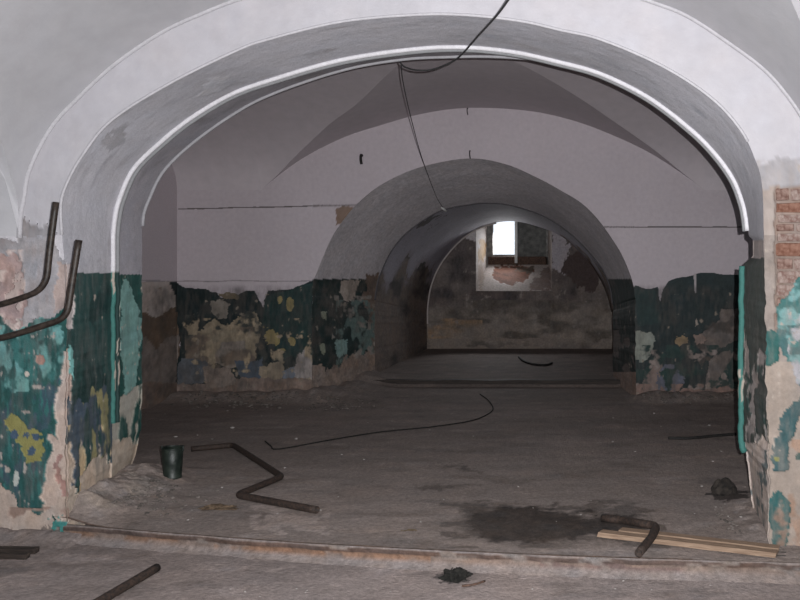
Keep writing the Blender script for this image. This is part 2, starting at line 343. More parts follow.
# ------------------------------------------------------------------ front arch wall
STR = dict(kind='structure')
TEAL = (44, 86, 84); TURQ = (112, 162, 160); YEL = (140, 136, 86); PINK = (172, 148, 144); GREYP = (166, 162, 165)
def front_face(P, seed, is_band=False):
    p = Paint(P, u=P[..., 0], v=P[..., 2], seed=seed); R = 205
    a = lambda c: A(*c, R)
    p.fill(a((203, 199, 204)), var=0.04)
    left = p.px < 300; right = ~left
    # left pier
    if left.any():
        p.poly([(-400, 262), (-40, 248), (0, 238), (18, 240), (16, 225), (24, 218), (30, 226), (42, 224), (52, 232), (60, 255), (74, 262), (74, 700), (-400, 700)], a(GREYP), amp=5, freq=7, relief=-0.010, var=0.16)
        p.poly([(6, 198), (16, 205), (20, 222), (14, 224), (8, 212)], a((150, 142, 138)), amp=5, freq=12, relief=-0.008)
        p.poly([(-200, 256), (0, 252), (14, 250), (20, 268), (22, 300), (16, 338), (-200, 340)], a(PINK), amp=7, freq=8, relief=-0.016, var=0.25, vf=22)
        p.speckle(left & (p.px < 24) & (p.py > 250) & (p.py < 345), 0.16, 16, a((196, 178, 172)), relief=-0.006)
        p.poly([(54, 262), (66, 268), (66, 310), (50, 312), (56, 288)], a((176, 158, 152)), amp=4, freq=12, relief=-0.012, var=0.2)
        p.poly([(-400, 322), (-20, 322), (0, 318), (10, 328), (18, 331), (30, 323), (42, 316), (54, 318), (67, 306), (90, 306), (90, 700), (-400, 700)], a(TEAL), amp=3, freq=12, relief=0.0, gloss=0.6, var=0.22)
        pyn = p.py+26*fbm(p.u*5, p.v*5, 4, 77)
        zone = left & (pyn > 322) & (pyn < 392) & (p.r >= 0)
        p.speckle(zone, 0.02, 9, a(TURQ), stretch=(1.4, 0.7), var=0.2)
        p.speckle(zone, 0.22, 15, a((62, 112, 110)))
        p.blob(40, 360, 4, 5, a((186, 148, 136)), relief=-0.006)
        p.blob(27, 374, 2, 3, a((210, 200, 190)))
        p.speckle(left & (pyn > 385) & (p.r >= 0), 0.05, 8, a((62, 84, 94)), stretch=(2, 1))
        p.speckle(left & (p.py > 380) & (p.py < 500) & (p.r >= 0), 0.26, 20, a((58, 108, 106)), stretch=(2.5, 0.5))
        p.distress((left & (p.py > 318)).astype(float), a((96, 92, 92)), 0.5, 8, chips=a((168, 160, 154)), cthr=0.50, stretch=(1.6, 0.6))
        p.poly([(5, 416), (14, 415), (22, 422), (28, 428), (38, 432), (41, 446), (40, 461), (28, 460), (24, 446), (14, 438), (6, 428)], a(YEL), amp=5, freq=16, relief=-0.003)
        for x, y in ((14, 434), (26, 436), (36, 437), (30, 452)): p.blob(x, y, 3.4, 4, a((70, 88, 108)), amp=0.8, freq=24)
        p.blob(16, 478, 2.5, 7, a((176, 180, 176)))
        p.poly([(49, 434), (56, 438), (58, 404), (62, 350), (72, 350), (72, 700), (40, 700), (41, 500), (48, 470)], a((186, 168, 158)), amp=5, freq=9, relief=-0.012, var=0.2)
        p.distress((left & (p.py < 318) & (p.r < -0.003)).astype(float), a((140, 128, 126)), 0.5, 8)
        p.poly([(56, 460), (62, 462), (66, 500), (60, 506), (55, 488)], a((164, 130, 122)), amp=6, freq=15, relief=-0.016, var=0.3)
        p.poly([(-400, 470), (0, 482), (9, 490), (12, 508), (26, 510), (40, 512), (60, 502), (80, 500), (80, 700), (-400, 700)], a((176, 160, 150)), amp=6, freq=9, relief=-0.010, var=0.2)
        p.speckle(left & (p.py > 508), 0.10, 10, a((148, 126, 116)), relief=-0.014)
        p.blob(58, 529, 9, 10, a((62, 122, 118)), amp=0.9, freq=14, relief=0.004)
        p.poly([(-400, 528), (80, 532), (80, 700), (-400, 700)], a((120, 110, 106)), amp=6, freq=9, relief=-0.008, var=0.2)
    if right.any():
        p.poly([(755, 166), (764, 163), (778, 158), (812, 155), (1200, 150), (1200, 700), (755, 700)], a((178, 174, 177)), amp=2.5, freq=12, relief=-0.006, var=0.10)
        p.poly([(755, 186), (768, 190), (776, 186), (790, 186), (812, 183), (1200, 180), (1200, 700), (755, 700)], a((176, 162, 154)), amp=2, freq=12, relief=-0.014, var=0.12)
        p.poly([(775, 186), (1200, 183), (1200, 345), (776, 345)], a((156, 136, 126)), amp=1.5, freq=10, relief=-0.034, var=0.18)
        # paint islands
        p.poly([(776, 312), (783, 300), (790, 292), (800, 276), (1200, 230), (1200, 420), (800, 384), (792, 380), (788, 356), (778, 344)], a((128, 176, 176)), amp=4, freq=10, relief=-0.004, gloss=0.4)
        reg = right & (p.px > 776) & (p.py > 276) & (p.r > -0.005)
        p.speckle(reg, 0.10, 13, a((72, 126, 124)))
        p.speckle(reg & (p.py > 325), -0.12, 15, a((70, 112, 114)))
        p.speckle(reg & (p.px > 788), 0.28, 10, a((190, 186, 190)))
        p.poly([(763, 332), (772, 331), (779, 336), (777, 364), (770, 367), (764, 362)], a((46, 104, 100)), amp=2, freq=12, relief=-0.004, gloss=0.4)
        p.poly([(768, 368), (790, 362), (800, 400), (1200, 400), (1200, 700), (760, 700)], a((184, 168, 156)), amp=4, freq=9, relief=-0.012, var=0.12)
        p.poly([(800, 394), (786, 408), (778, 424), (770, 450), (770, 472), (784, 474), (790, 462), (786, 444), (800, 420), (1200, 380)], a((62, 98, 102)), amp=5, freq=12, relief=-0.003, gloss=0.4)
        p.speckle(right & (p.py > 440) & (p.px > 788), 0.10, 9, a((184, 152, 132)))
        p.poly([(770, 494), (784, 494), (789, 505), (788, 540), (784, 548), (770, 548), (768, 520)], a((52, 106, 106)), amp=4, freq=13, relief=-0.003, gloss=0.3)
        p.blob(777, 459, 3.5, 3, a((150, 150, 80)))
        p.blob(799, 458, 4, 4, a((40, 92, 88)))
        p.speckle(right & (p.py > 500), 0.26, 10, a((158, 132, 116)))
        p.distress((right & (p.py > 160)).astype(float), a((150, 138, 130)), 0.45, 8, chips=a((198, 184, 172)), cthr=0.52, stretch=(1.3, 0.8))
        p.poly([(740, 552), (1200, 552), (1200, 800), (740, 800)], a((140, 128, 124)), amp=5, freq=9, var=0.2)
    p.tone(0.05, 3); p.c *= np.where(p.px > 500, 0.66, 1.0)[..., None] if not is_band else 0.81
    return displaced(P, p.r+0.0015*fbm(p.u*30, p.v*30, 3, seed+4), EYE), p.c, p.g

band = loft(ringB[NJ-1:NJ-1+NA], ringO, 46)
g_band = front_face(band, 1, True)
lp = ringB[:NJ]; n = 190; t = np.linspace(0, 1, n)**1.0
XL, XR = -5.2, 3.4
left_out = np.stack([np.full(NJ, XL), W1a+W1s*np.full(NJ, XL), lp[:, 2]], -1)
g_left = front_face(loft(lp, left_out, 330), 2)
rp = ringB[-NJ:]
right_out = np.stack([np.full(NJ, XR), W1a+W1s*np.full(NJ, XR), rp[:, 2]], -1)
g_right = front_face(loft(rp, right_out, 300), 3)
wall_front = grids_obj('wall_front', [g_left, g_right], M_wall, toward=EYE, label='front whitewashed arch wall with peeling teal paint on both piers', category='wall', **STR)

grids_obj('arch_band', [g_band], M_vault, toward=EYE, parent=wall_front)
# reveal between the face and the first moulding, then on to the second moulding
def reveal_paint(P, seed):
    p = Paint(P, u=P[..., 1]*1.0, v=P[..., 2]+0.0*P[..., 0], seed=seed)
    # along the arch use the arc position as second coordinate so the grain follows the curve
    arc = np.cumsum(np.r_[0, np.linalg.norm(np.diff(P[:, 0], axis=0), axis=1)])[:, None]
    p.v = arc+0*p.v; a = lambda c: A(*c, 180)
    p.fill(a((172, 170, 176)), var=0.05)
    p.tone(0.10, 3, (1.0, 0.5)); p.tone(0.08, 14, (2.0, 0.3))
    up = (p.py < 262)
    p.poly([(198, 82), (212, 74), (226, 74), (226, 84), (214, 94), (202, 96)], a((180, 178, 183)), amp=5, freq=8, relief=0.002)
    p.poly([(104, 142), (120, 124), (130, 120), (122, 138), (108, 152)], a((152, 150, 154)), amp=5, freq=9)
    p.speckle(up, 0.35, 7, a((160, 158, 163)), stretch=(2.2, 0.6), soft=0.4)
    L = (p.px < 300) & (p.py > 273); Rr = (p.px > 600) & (p.py > 240)
    p.put(L, a((42, 70, 68)), relief=0.001, gloss=0.6, var=0.12)
    p.speckle(L & (p.py < 420), 0.15, 6, a((32, 56, 55)), gloss=0.6)
    p.poly([(58, 262), (78, 264), (76, 300), (70, 330), (58, 330)], a((196, 184, 182)), amp=4, freq=10, relief=-0.008)
    p.poly([(62, 345), (71, 350), (70, 372), (72, 400), (69, 425), (60, 425)], a((190, 164, 152)), amp=3, freq=12, relief=-0.008)
    p.poly([(70, 345), (73, 350), (72, 380), (69, 370)], a((120, 176, 172)), amp=2, freq=12)
    low = L & (p.py+30*fbm(p.u*6, p.v*4, 4, 78) > 396)
    p.speckle(low, -0.15, 9, a((68, 80, 92)), stretch=(1, 0.45))
    p.speckle(low & (p.px > 80), 0.10, 13, a((140, 134, 98)), stretch=(1, 0.4))
    p.speckle(low & (p.px > 84), 0.26, 13, a((36, 66, 66)), stretch=(1, 0.4))
    p.speckle(low & (p.py > 425), 0.02, 11, a((188, 166, 134)), stretch=(1, 0.4), relief=-0.006)
    p.poly([(60, 440), (70, 446), (74, 490), (82, 490), (84, 470), (92, 462), (104, 456), (112, 462), (120, 470), (160, 450), (160, 640), (60, 640)], a((182, 164, 148)), amp=6, freq=10, relief=-0.010, var=0.2)
    p.distress(L.astype(float), a((84, 86, 84)), 0.55, 7, chips=a((160, 150, 140)), cthr=0.55, stretch=(1.5, 0.6))
    p.put(Rr & (p.py > 256), a((66, 70, 66)), gloss=0.4, var=0.15)
    p.put(Rr & (p.py < 258), a((176, 164, 160)), relief=-0.004, var=0.12)
    p.speckle(Rr & (p.py+40*fbm(p.u*6, p.v*4, 4, 79) > 355), 0.05, 9, a((150, 140, 136)), stretch=(1, 0.9), relief=-0.006)
    p.speckle(Rr & (p.py > 345), 0.22, 12, a((52, 66, 63)), stretch=(1, 0.9))
    p.put(Rr & (p.py > 440+12*fbm(p.u*9, p.v*9, 3, 5)), a((176, 162, 154)), relief=-0.010, var=0.25)
    p.speckle(Rr & (p.py > 450), 0.34, 12, a((96, 104, 104)), stretch=(1, 0.9))
    p.distress((Rr & (p.py > 250)).astype(float), a((90, 86, 84)), 0.5, 8, stretch=(1, .8))
    edge = np.ones(P.shape[1]); edge[[0, -1]] = 0
    return displaced(P, (p.r+0.0015*fbm(p.u*24, p.v*24, 3, seed))*edge[None], (-1.0, 5.2, 1.5)), p.c, p.g
def reveal2_paint(P, seed):
    p = Paint(P, u=P[..., 1], seed=seed)
    arc = np.cumsum(np.r_[0, np.linalg.norm(np.diff(P[:, 0], axis=0), axis=1)])[:, None]; p.v = arc+0*p.v
    a = lambda c: A(*c, 150)
    p.fill(a((120, 117, 122)), var=0.08); p.tone(0.12, 6, (2, 0.4))
    p.speckle((p.py < 262), 0.30, 5, a((106, 103, 107)), stretch=(1.5, 0.8), soft=0.5)
    L = (p.px < 300); Rr = p.px > 600
    p.put(L & (p.py > 274.5), a((24, 54, 50)), gloss=0.5, var=0.2)
    p.poly([(121, 284), (124, 279), (129, 286), (134, 296), (141, 312), (140, 360), (133, 394), (129, 402), (124, 396), (120, 350)], a((88, 118, 114)), amp=2.5, freq=14, var=0.15)
    p.poly([(118, 300), (120, 300), (120, 336), (121, 350), (117, 351), (116, 338), (118.5, 330)], a((178, 170, 156)), amp=1.0, freq=14, relief=-0.004)
    p.distress((L & (p.py > 275)).astype(float), a((60, 70, 68)), 0.6, 8, chips=a((130, 126, 118)), cthr=0.5, stretch=(1.6, 0.5))
    low = L & (p.py+24*fbm(p.u*6, p.v*4, 4, 80) > 396)
    p.speckle(low, -0.05, 9, a((124, 120, 112)), stretch=(1, 0.4), relief=-0.006)
    p.put(L & (p.py > 440+10*fbm(p.u*9, p.v*9, 3, 9)), a((140, 128, 116)), relief=-0.006, var=0.25)
    p.put(Rr & (p.py > 256), a((60, 64, 60)), var=0.2)
    p.put(Rr & (p.py > 445), a((130, 120, 114)), relief=-0.008, var=0.25)
    edge = np.ones(P.shape[1]); edge[[0, -1]] = 0
    return displaced(P, (p.r+0.0015*fbm(p.u*24, p.v*24, 3, seed))*edge[None], (-1.0, 5.2, 1.5)), p.c, p.g
grids_obj('reveal', [reveal_paint(loft(ringB, ring1, 84), 4), reveal2_paint(loft(ring1, ring2, 40), 5)], M_wall, toward=(-1, 5.2, 1.5), parent=wall_front)
# hall side of the same wall
Wb = W1a+1.0
outb = ring2.copy(); cx = -1.0
outb[:, 0] = np.where(ring2[:, 0] < cx, -5.4, 3.2); outb[NJ-1:NJ-1+NA, 2] = 4.6
outb[NJ-1:NJ-1+NA, 0] = np.linspace(-5.4, 3.2, NA); outb[:, 1] = Wb+W1s*outb[:, 0]
Pb = loft(ring2, outb, 6); grids_obj('rear_face', [(Pb, np.ones(Pb.shape)*WHITE*0.8, np.zeros(Pb.shape[:2]))], M_vault, parent=wall_front)

# mouldings
def moulding(name, path, r, upper, lower, zsplit, label, seed, flat=0.0):
    V, Fc = sweep(path, r, 12); V = np.array([tuple(v) for v in V])
    me = bpy.data.meshes.new(name); me.from_pydata([tuple(v) for v in V], [], Fc); me.update()
    me.polygons.foreach_set('use_smooth', np.ones(len(me.polygons), bool))
    px, py = proj(V); col = np.ones((len(V), 4)); nz = 1+0.10*fbm(V[:, 2]*22, V[:, 0]*22, 4, seed)
    up = py < zsplit; col[:, :3] = np.where(up[:, None], upper[None], lower[None])*nz[:, None]; col[:, 3] = 0.35
    chip = (fbm(V[:, 2]*4.3, V[:, 0]*31+V[:, 1]*31, 4, seed+2) > 0.34) & ~up
    col[chip, :3] = A(150, 140, 130, 180); col[:, :3] *= AGE
    at = me.color_attributes.new('paint', 'FLOAT_COLOR', 'POINT'); at.data.foreach_set('color', col.astype(np.float32).ravel())
    me.materials.append(M_wall)
    return link(bpy.data.objects.new(name, me), label=label, category='moulding', **STR)
def inset(path, d):
    c = np.array([-1.0, 0, 1.6]); out = path.copy(); v = c-path; v[:, 1] = 0
    jam = path[:, 2] < 1.85; v[jam, 2] = 0
    v /= np.maximum(np.linalg.norm(v, axis=1, keepdims=True), 1e-6); return out+v*d
i_notch = NJ-1+NA-2
tealm = A(56, 104, 98, 190)
i_low = int(np.argmax(proj(ring1[:NJ])[1] < 424)); p1 = inset(ring1[i_low:i_notch], 0.008); moulding('trim_1', p1[::2], 0.016, A(214, 211, 215, 200), tealm, 273, 'white roll moulding along the front arch, painted teal below', 3)
zr = (ring1[:, 2] < 1.6+ -0.0) | True
rj = ring1[-NJ:]; pyr = proj(rj)[1]; seg = rj[(pyr > 266) & (pyr < 452)]
moulding('trim_2', inset(seg, 0.010)[::2], 0.021, tealm, tealm, 0, 'teal roll moulding on the right jamb with broken ends', 4)
flank = inset(ring1[i_low:i_notch], 0.017)+np.array([0, 0.036, 0])
moulding('trim_6', flank[::2], 0.015, A(132, 132, 134, 190), A(30, 52, 50, 190), 273, 'grey flank fillet behind the white roll moulding of the front arch', 8)
moulding('trim_7', (ringB[NJ-1:NJ-1+NA-30]+np.array([0, -0.002, 0]))[::2], 0.009, A(186, 183, 187, 205), A(186, 183, 187, 205), 900, 'thin white bead along the inner edge of the front arch band', 7)
p2 = inset(ring2[NJ-1:i_notch], 0.006)
moulding('trim_3', p2[::2], 0.012, A(158, 156, 160, 200), A(158, 156, 160, 200), 400, 'second grey roll moulding on the inner edge of the front arch', 5)
moulding('trim_4', (ringO+np.array([0, -0.004, 0]))[::2], 0.015, A(184, 181, 185, 205), A(184, 181, 185, 205), 900, 'thin bead along the outer edge of the front arch band', 6)

# bare bricks of the right pier
wy = lambda X: W1a+W1s*X
def brick_mesh(w, h, d, seed):
    rr = random.Random(seed); bm = bmesh.new(); bmesh.ops.create_cube(bm, size=1)
    bmesh.ops.bevel(bm, geom=list(bm.edges), offset=0.07, segments=1, affect='EDGES')
    for v in bm.verts:
        v.co.x *= w; v.co.y *= d; v.co.z *= h
        v.co += Vector((rr.uniform(-1, 1)*0.003, rr.uniform(-1, 1)*0.003, rr.uniform(-1, 1)*0.003))
    me = bpy.data.meshes.new('brick'); bm.to_mesh(me); bm.free(); return me
courses = [(188, 200), (202.5, 212), (214.5, 222), (224, 231), (233, 241), (243, 256), (258.5, 269), (271, 283), (285, 296), (298, 310), (312, 323)]
bm_cache = [brick_mesh(1, 1, 1, i) for i in range(1)]
def zW(py, X): return H-(py-VY)/F*wy(X)
for i, (ya, yb) in enumerate(courses):
    x0 = 777.5+(i*37 % 5)*0.5; first = [13, 26, 40, 18, 34, 30, 16, 36, 20, 38, 22][i]
    for j in range(3):
        xa = x0+(0 if j == 0 else first+2+(j-1)*44); xb = x0+(first if j == 0 else first+(j)*44)
        X0, X1 = [unproj(np.array(q), np.array(0.), W1a, W1s)[0] for q in (xa, xb)]
        Xm = (X0+X1)/2; z1, z0 = zW(ya, Xm), zW(yb, Xm)
        me = brick_mesh(X1-X0, z1-z0, 0.06, i*7+j); me.materials.append(M_brick_red if (i in (1, 5) and j == 0) else (M_brick_pale if (i*2+j) % 3 else M_brick))
        o = bpy.data.objects.new('brick', me); link(o, parent=wall_front)
        o.location = (Xm, wy(Xm)+0.050+0.006*((i*3+j) % 3), (z0+z1)/2); o.rotation_euler.z = math.atan(W1s)

# ------------------------------------------------------------------ vault of the front room (cross vault)
zsE = ringO[0, 2]; HE = 1.75
def Lx(X): return np.interp(X, [-3.6, 1.3], [6.5, 4.6])
def zE(u, X): return zsE+HE*np.sqrt(np.clip(1-(1-np.minimum(u/Lx(X), 1))**2, 0, 1))
def uE(z, X): return Lx(X)*(1-np.sqrt(np.clip(1-np.clip((z-zsE)/HE, 0, 1)**2, 0, 1)))
def vault_col(P, seed, shade=1.0):
    p = Paint(P, u=P[..., 0], v=P[..., 1]+P[..., 2], seed=seed); p.fill(A(206, 204, 208)*shade, var=0.02)
    p.tone(0.05, 1.5); p.tone(0.03, 9); return P, p.c, p.g
XO = ringO[:, 0]; UO = wy(XO)+2.75
ug = np.minimum(uE(ringO[:, 2], XO), UO)
t = np.linspace(0, 1, 30)[None, :]
U = ug[:, None]*t; Pn = np.stack([ringO[:, 0][:, None]+0*U, wy(ringO[:, 0])[:, None]-U, ringO[:, 2][:, None]+0*U], -1)
Ub = ug[:, None]+(UO[:, None]-ug[:, None])*np.linspace(0, 1, 60)[None, :]
Pe = np.stack([ringO[:, 0][:, None]+0*Ub, wy(ringO[:, 0])[:, None]-Ub, zE(Ub, XO[:, None])], -1)
Xs = lambda a, b: np.linspace(a, b, 8)[:, None]
Us = (1-np.cos(np.linspace(0, math.pi/2, 90)))*7.9
Pl, Pr_ = [np.stack([X+0*Us, wy(X)-Us, zE(Us[None], X)], -1) for X in (Xs(XL-0.1, ringO[0, 0]), Xs(ringO[-1, 0], XR+0.1))]
grids_obj('ceiling', [vault_col(Pn, 31), vault_col(Pe, 32), vault_col(Pl, 33), vault_col(Pr_, 34)], M_vault, toward=(-1, 2, 1.5), label='whitewashed cross vault of the front room', category='ceiling', **STR)

# shell of the front room around and behind the camera
def quad(c, n=(2, 2)):
    c = [np.array(q, float) for q in c]; u = np.linspace(0, 1, n[0])[:, None, None]; v = np.linspace(0, 1, n[1])[None, :, None]
    return (c[0]*(1-u)+c[1]*u)*(1-v)+(c[3]*(1-u)+c[2]*u)*v
def plain(P, col): return P, np.ones(P.shape)*np.asarray(col), np.zeros(P.shape[:2])
side = A(150, 146, 148)
yl, yr = wy(XL), wy(XR)
REAR = -2.6
grids_obj('wall_left', [plain(quad([(XL, REAR-0.2, -0.1), (XL, yl+0.1, -0.1), (XL, yl+0.1, 4.0), (XL, REAR-0.2, 4.0)]), side)], M_wall, label='left side wall of the front room', category='wall', **STR)
grids_obj('wall_right', [plain(quad([(XR, REAR-0.2, -0.1), (XR, yr+0.1, -0.1), (XR, yr+0.1, 4.0), (XR, REAR-0.2, 4.0)]), side)], M_wall, label='right side wall of the front room', category='wall', **STR)
wx0, wx1, wz0, wz1 = -2.6, -0.6, 0.9, 2.7
rear = [plain(quad([(x0, REAR, z0), (x1, REAR, z0), (x1, REAR, z1), (x0, REAR, z1)]), side) for x0, x1, z0, z1 in
        ((XL-.1, wx0, -.1, 4.2), (wx1, XR+.1, -.1, 4.2), (wx0, wx1, -.1, wz0), (wx0, wx1, wz1, 4.2))]
wall_rear = grids_obj('wall_rear', rear, M_wall, label='rear wall of the front room behind the viewer, pierced by a window', category='wall', **STR)
fb = bmesh.new()
for x0, x1, z0, z1 in ((wx0, wx0+.06, wz0, wz1), (wx1-.06, wx1, wz0, wz1), (wx0, wx1, wz0, wz0+.06), (wx0, wx1, wz1-.06, wz1), (-1.63, -1.57, wz0, wz1), (wx0, wx1, 2.0, 2.05)):
    bmesh.ops.create_cube(fb, size=1, matrix=Matrix.Translation(((x0+x1)/2, REAR-.05, (z0+z1)/2)) @ Matrix.Diagonal((x1-x0, .07, z1-z0, 1)))
me = bpy.data.meshes.new('window_frame'); fb.to_mesh(me); fb.free(); me.materials.append(M_frame)
link(bpy.data.objects.new('window_2', me), label='grey framed window in the rear wall behind the viewer', category='window', **STR)

# ------------------------------------------------------------------ floors
# edge of the hall floor: one step, a little crooked
step_px = [(-600, 505), (0, 521), (68, 525), (180, 534), (300, 543), (430, 550), (560, 556), (690, 560), (768, 562), (1300, 580)]
step_w = [floorpt(x, y, HALL) for x, y in step_px]
def step_y(X): return np.interp(X, [p.x for p in step_w], [p.y for p in step_w])
def mound(X, Y):
    """banked-up dirt against the jambs and along the wall bases"""
    dl = np.clip((X+3.20)/0.42, 0, 2); wl = np.exp(-(dl**2)*2.4)*np.clip((Y-4.72)/0.3, 0, 1)*np.clip((6.3-Y)/0.5, 0, 1)*(X > -3.9)
    w2 = np.exp(-((D2-Y)/0.30)**2)*(np.clip((-2.95-X)/0.3, 0, 1)+np.clip((X-0.70)/0.3, 0, 1))*(Y < D2+.5)
    w3 = np.exp(-((X+3.05)/0.35)**2)*np.clip((Y-9.5)/.5, 0, 1)*np.clip((D3+.4-Y)/.5, 0, 1)
    dr = np.clip((1.22-X)/0.25, 0, 3); wr = np.exp(-dr**2*2)*np.clip((Y-4.4)/.25, 0, 1)*np.clip((5.6-Y)/.4, 0, 1)
    return 0.15*wl+0.10*w2+0.10*w3+0.05*wr
def hall_z(X, Y):
    X = np.asarray(X, float); Y = np.asarray(Y, float)
    base = HALL+0.006*fbm(X*1.3, Y*1.3, 3, 71)+0.0035*fbm(X*9, Y*9, 3, 72)
    edge = np.clip((Y-step_y(X))/0.12, 0, 1)
    base = HALL+(base-HALL)*edge
    m = mound(X, Y); base = base+m*(1+0.35*fbm(X*8, Y*8, 4, 73))
    return base+np.where(Y > 11.15, 0.06, 0.0)
def hz(X, Y): return float(hall_z(np.array([X]), np.array([Y]))[0])
def front_z(X, Y):
    X = np.asarray(X, float); Y = np.asarray(Y, float)
    near = np.exp(-((wy(X)-Y)/0.10)**2)*((X < -3.0) | (X > 1.15))
    return 0.004*fbm(X*2, Y*2, 3, 81)+0.0025*fbm(X*11, Y*11, 3, 82)+0.05*near*(1+0.4*fbm(X*9, Y*9, 3, 83))

xs = np.unique(np.r_[np.linspace(-5.4, -4.0, 40), np.linspace(-4.0, 1.6, 640), np.linspace(1.6, 3.2, 50)])
Yn = []
y = 3.95
while y < 17.0:
    Yn.append(y); y += max(0.012, 0.0016*y*y*0.55)
Yn = np.array(Yn+[17.0])
# first rows follow the step edge
T = (Yn-Yn[0])/(Yn[-1]-Yn[0])
X2 = xs[:, None]+0*Yn[None]; sy = step_y(xs)[:, None]
Y2 = np.where(Yn[None] < 6.0, sy+(6.0-sy)*((Yn[None]-Yn[0])/(6.0-Yn[0])), Yn[None])
Z2 = hall_z(X2, Y2)
Pf = np.stack([X2, Y2, Z2], -1)
def floor_paint(P, seed, hall=True):
    p = Paint(P, u=P[..., 0], v=P[..., 1], seed=seed)
    base = np.array([0.300, 0.246, 0.222]) if hall else np.array([0.335, 0.276, 0.257])
    p.fill(base, var=0.08, vf=6)
    p.tone(0.22, 1.2, (0.6, 1.2)); p.tone(0.16, 5, (0.5, 1.4)); p.tone(0.10, 22, (0.7, 1.5))
    if hall:
        every = np.ones(p.shape, bool)
        p.speckle(every, 0.30, 4.5, base*0.80, stretch=(0.5, 1.6), soft=0.4, var=0.2)
        p.speckle(every, 0.34, 5.5, base*1.22, stretch=(0.5, 1.5), soft=0.4, var=0.2)
        x, y = p.warp(6, 5)
        p.softpoly([(462, 514), (470, 508), (500, 506), (540, 509), (600, 512), (640, 518), (652, 526), (640, 534), (600, 537), (545, 539), (505, 542), (480, 538), (464, 528)], np.array([.062, .048, .042]), soft=9, amp=7, freq=7, var=0.4, vf=14)
        p.softpoly([(450, 520), (470, 512), (560, 530), (600, 538), (540, 548), (470, 540)], np.array([.10, .078, .066]), soft=12, amp=8, freq=6, alpha=0.4, var=0.4, vf=14)
        p.softpoly([(452, 508), (490, 505), (500, 512), (470, 516)], base*0.45, amp=5, freq=8, var=0.3)
        p.speckle(pip(p.px, p.py, [(440, 500), (660, 500), (670, 548), (440, 548)]) & (p.c.sum(-1) > 0.3), 0.20, 8, base*0.55, stretch=(0.6, 1.5), var=0.2)
        p.softpoly([(268, 516), (300, 512), (318, 516), (310, 524), (280, 528), (264, 524)], base*1.5, soft=8, amp=8, freq=9, alpha=0.7, var=0.2)
        p.speckle(pip(p.px, p.py, [(250, 505), (330, 505), (330, 535), (250, 535)]), 0.15, 11, base*1.55)
        p.blob(727, 495, 20, 6, base*0.28, amp=0.5, freq=10)
        p.softpoly([(412, 488), (440, 485), (460, 487), (440, 491), (418, 492)], base*0.55, amp=4, freq=12)
        p.softpoly([(426, 466), (470, 468), (492, 476), (470, 472)], base*0.55, amp=4, freq=10)
        p.poly([(400, 529), (415, 528), (414, 532), (402, 533)], np.array([.22, .16, .10]), amp=4, freq=12)
        p.speckle(mound(P[..., 0], P[..., 1]) > 0.02, 0.1, 9, base*1.2, soft=0.3, var=0.3)
        p.speckle((p.px < 150) & (mound(P[..., 0], P[..., 1]) > 0.05), 0.0, 9, np.array([.34, .29, .26]), soft=0.4, var=0.25)
        rust = (P[..., 1]-step_y(P[..., 0])) < 0.012
        p.put(rust, np.array([.15, .10, .08]), var=0.4)
    else:
        every = np.ones(p.shape, bool)
        p.speckle(every, 0.32, 5, base*1.25, stretch=(0.6, 1.3), soft=0.4, var=0.2); p.speckle(every, 0.36, 6, base*0.72, stretch=(0.6, 1.3), soft=0.4, var=0.2)
        p.softpoly([(430, 560), (480, 558), (560, 566), (640, 572), (600, 578), (500, 572)], base*1.35, amp=8, freq=8)
        p.blob(456, 578, 17, 6, base*0.40, amp=0.6, freq=14)
        p.blob(60, 545, 60, 8, base*0.85, amp=0.8, freq=7)
    return P, p.c, p.g
floor_hall = grids_obj('floor_hall', [floor_paint(Pf, 41)], M_floor, label='dusty trodden floor of the hall behind the step, with a dark stain', category='floor', **STR)
xs3 = np.r_[np.linspace(-5.4, -3.6, 20), np.linspace(-3.55, 1.6, 500), np.linspace(1.65, 3.5, 20)]
Y3 = np.r_[np.linspace(-2.8, 3.5, 20), np.linspace(3.55, 5.1, 150)]
X3, Y3 = np.meshgrid(xs3, Y3, indexing='ij'); Pff = np.stack([X3, Y3, front_z(X3, Y3)], -1)
grids_obj('floor', [floor_paint(Pff, 43, False)], M_floor, label='dusty grey floor of the front room below the step', category='floor', **STR)
# timber edge of the step
rr = np.linspace(-3.13, 3.30, 640)
def step_profile():
    P = []
    for X in rr:
        Y = float(step_y(X)); e = 0.010*float(fbm(np.array([X*5]), np.array([0.3]), 4, 91)[0]); e2 = 0.012*float(fbm(np.array([X*7]), np.array([4.3]), 4, 92)[0])
        P.append([(X, Y+0.05, HALL-0.012), (X, Y+0.012, HALL-0.001), (X, Y-0.004+e*0.8, HALL-0.001+e2*0.4), (X, Y-0.010+e, HALL-0.010+e2), (X, Y-0.012+e, HALL-0.026+e2), (X, Y-0.004+e, HALL-0.036+e2*0.6), (X, Y-0.006+e*1.3, 0.034), (X, Y-0.03+e*1.5, 0.014+e2*0.4), (X, Y-0.075+e, 0.003), (X, Y-0.12, -0.02)])
    return np.array(P)
Ps = step_profile(); ps = Paint(Ps, u=Ps[..., 0], v=Ps[..., 2]*3, seed=45)
ps.fill(np.array([0.29, 0.242, 0.226]), var=0.2)
lvl = np.arange(Ps.shape[1])[None]+0*Ps[..., 0]
top = (lvl >= 3) & (lvl <= 4); face = (lvl >= 5) & (lvl <= 6)
ps.put(top, np.array([0.105, 0.068, 0.055]), var=0.4, vf=9)
ps.put(face, np.array([0.215, 0.158, 0.133]), var=0.3, vf=9)
ps.speckle(face & (ps.px < 430), -0.05, 5, np.array([0.23, 0.135, 0.092]), var=0.3)
ps.speckle(face & (ps.px > 540), 0.0, 5, np.array([0.165, 0.112, 0.100]), var=0.3)
ps.speckle((lvl >= 2) & (lvl <= 6), 0.34, 6, np.array([0.22, 0.178, 0.158]), var=0.3)
grids_obj('trim_5', [(Ps, ps.c, ps.g)], M_floor, label='worn red-brown edge of the step across the archway', category='step', **STR)

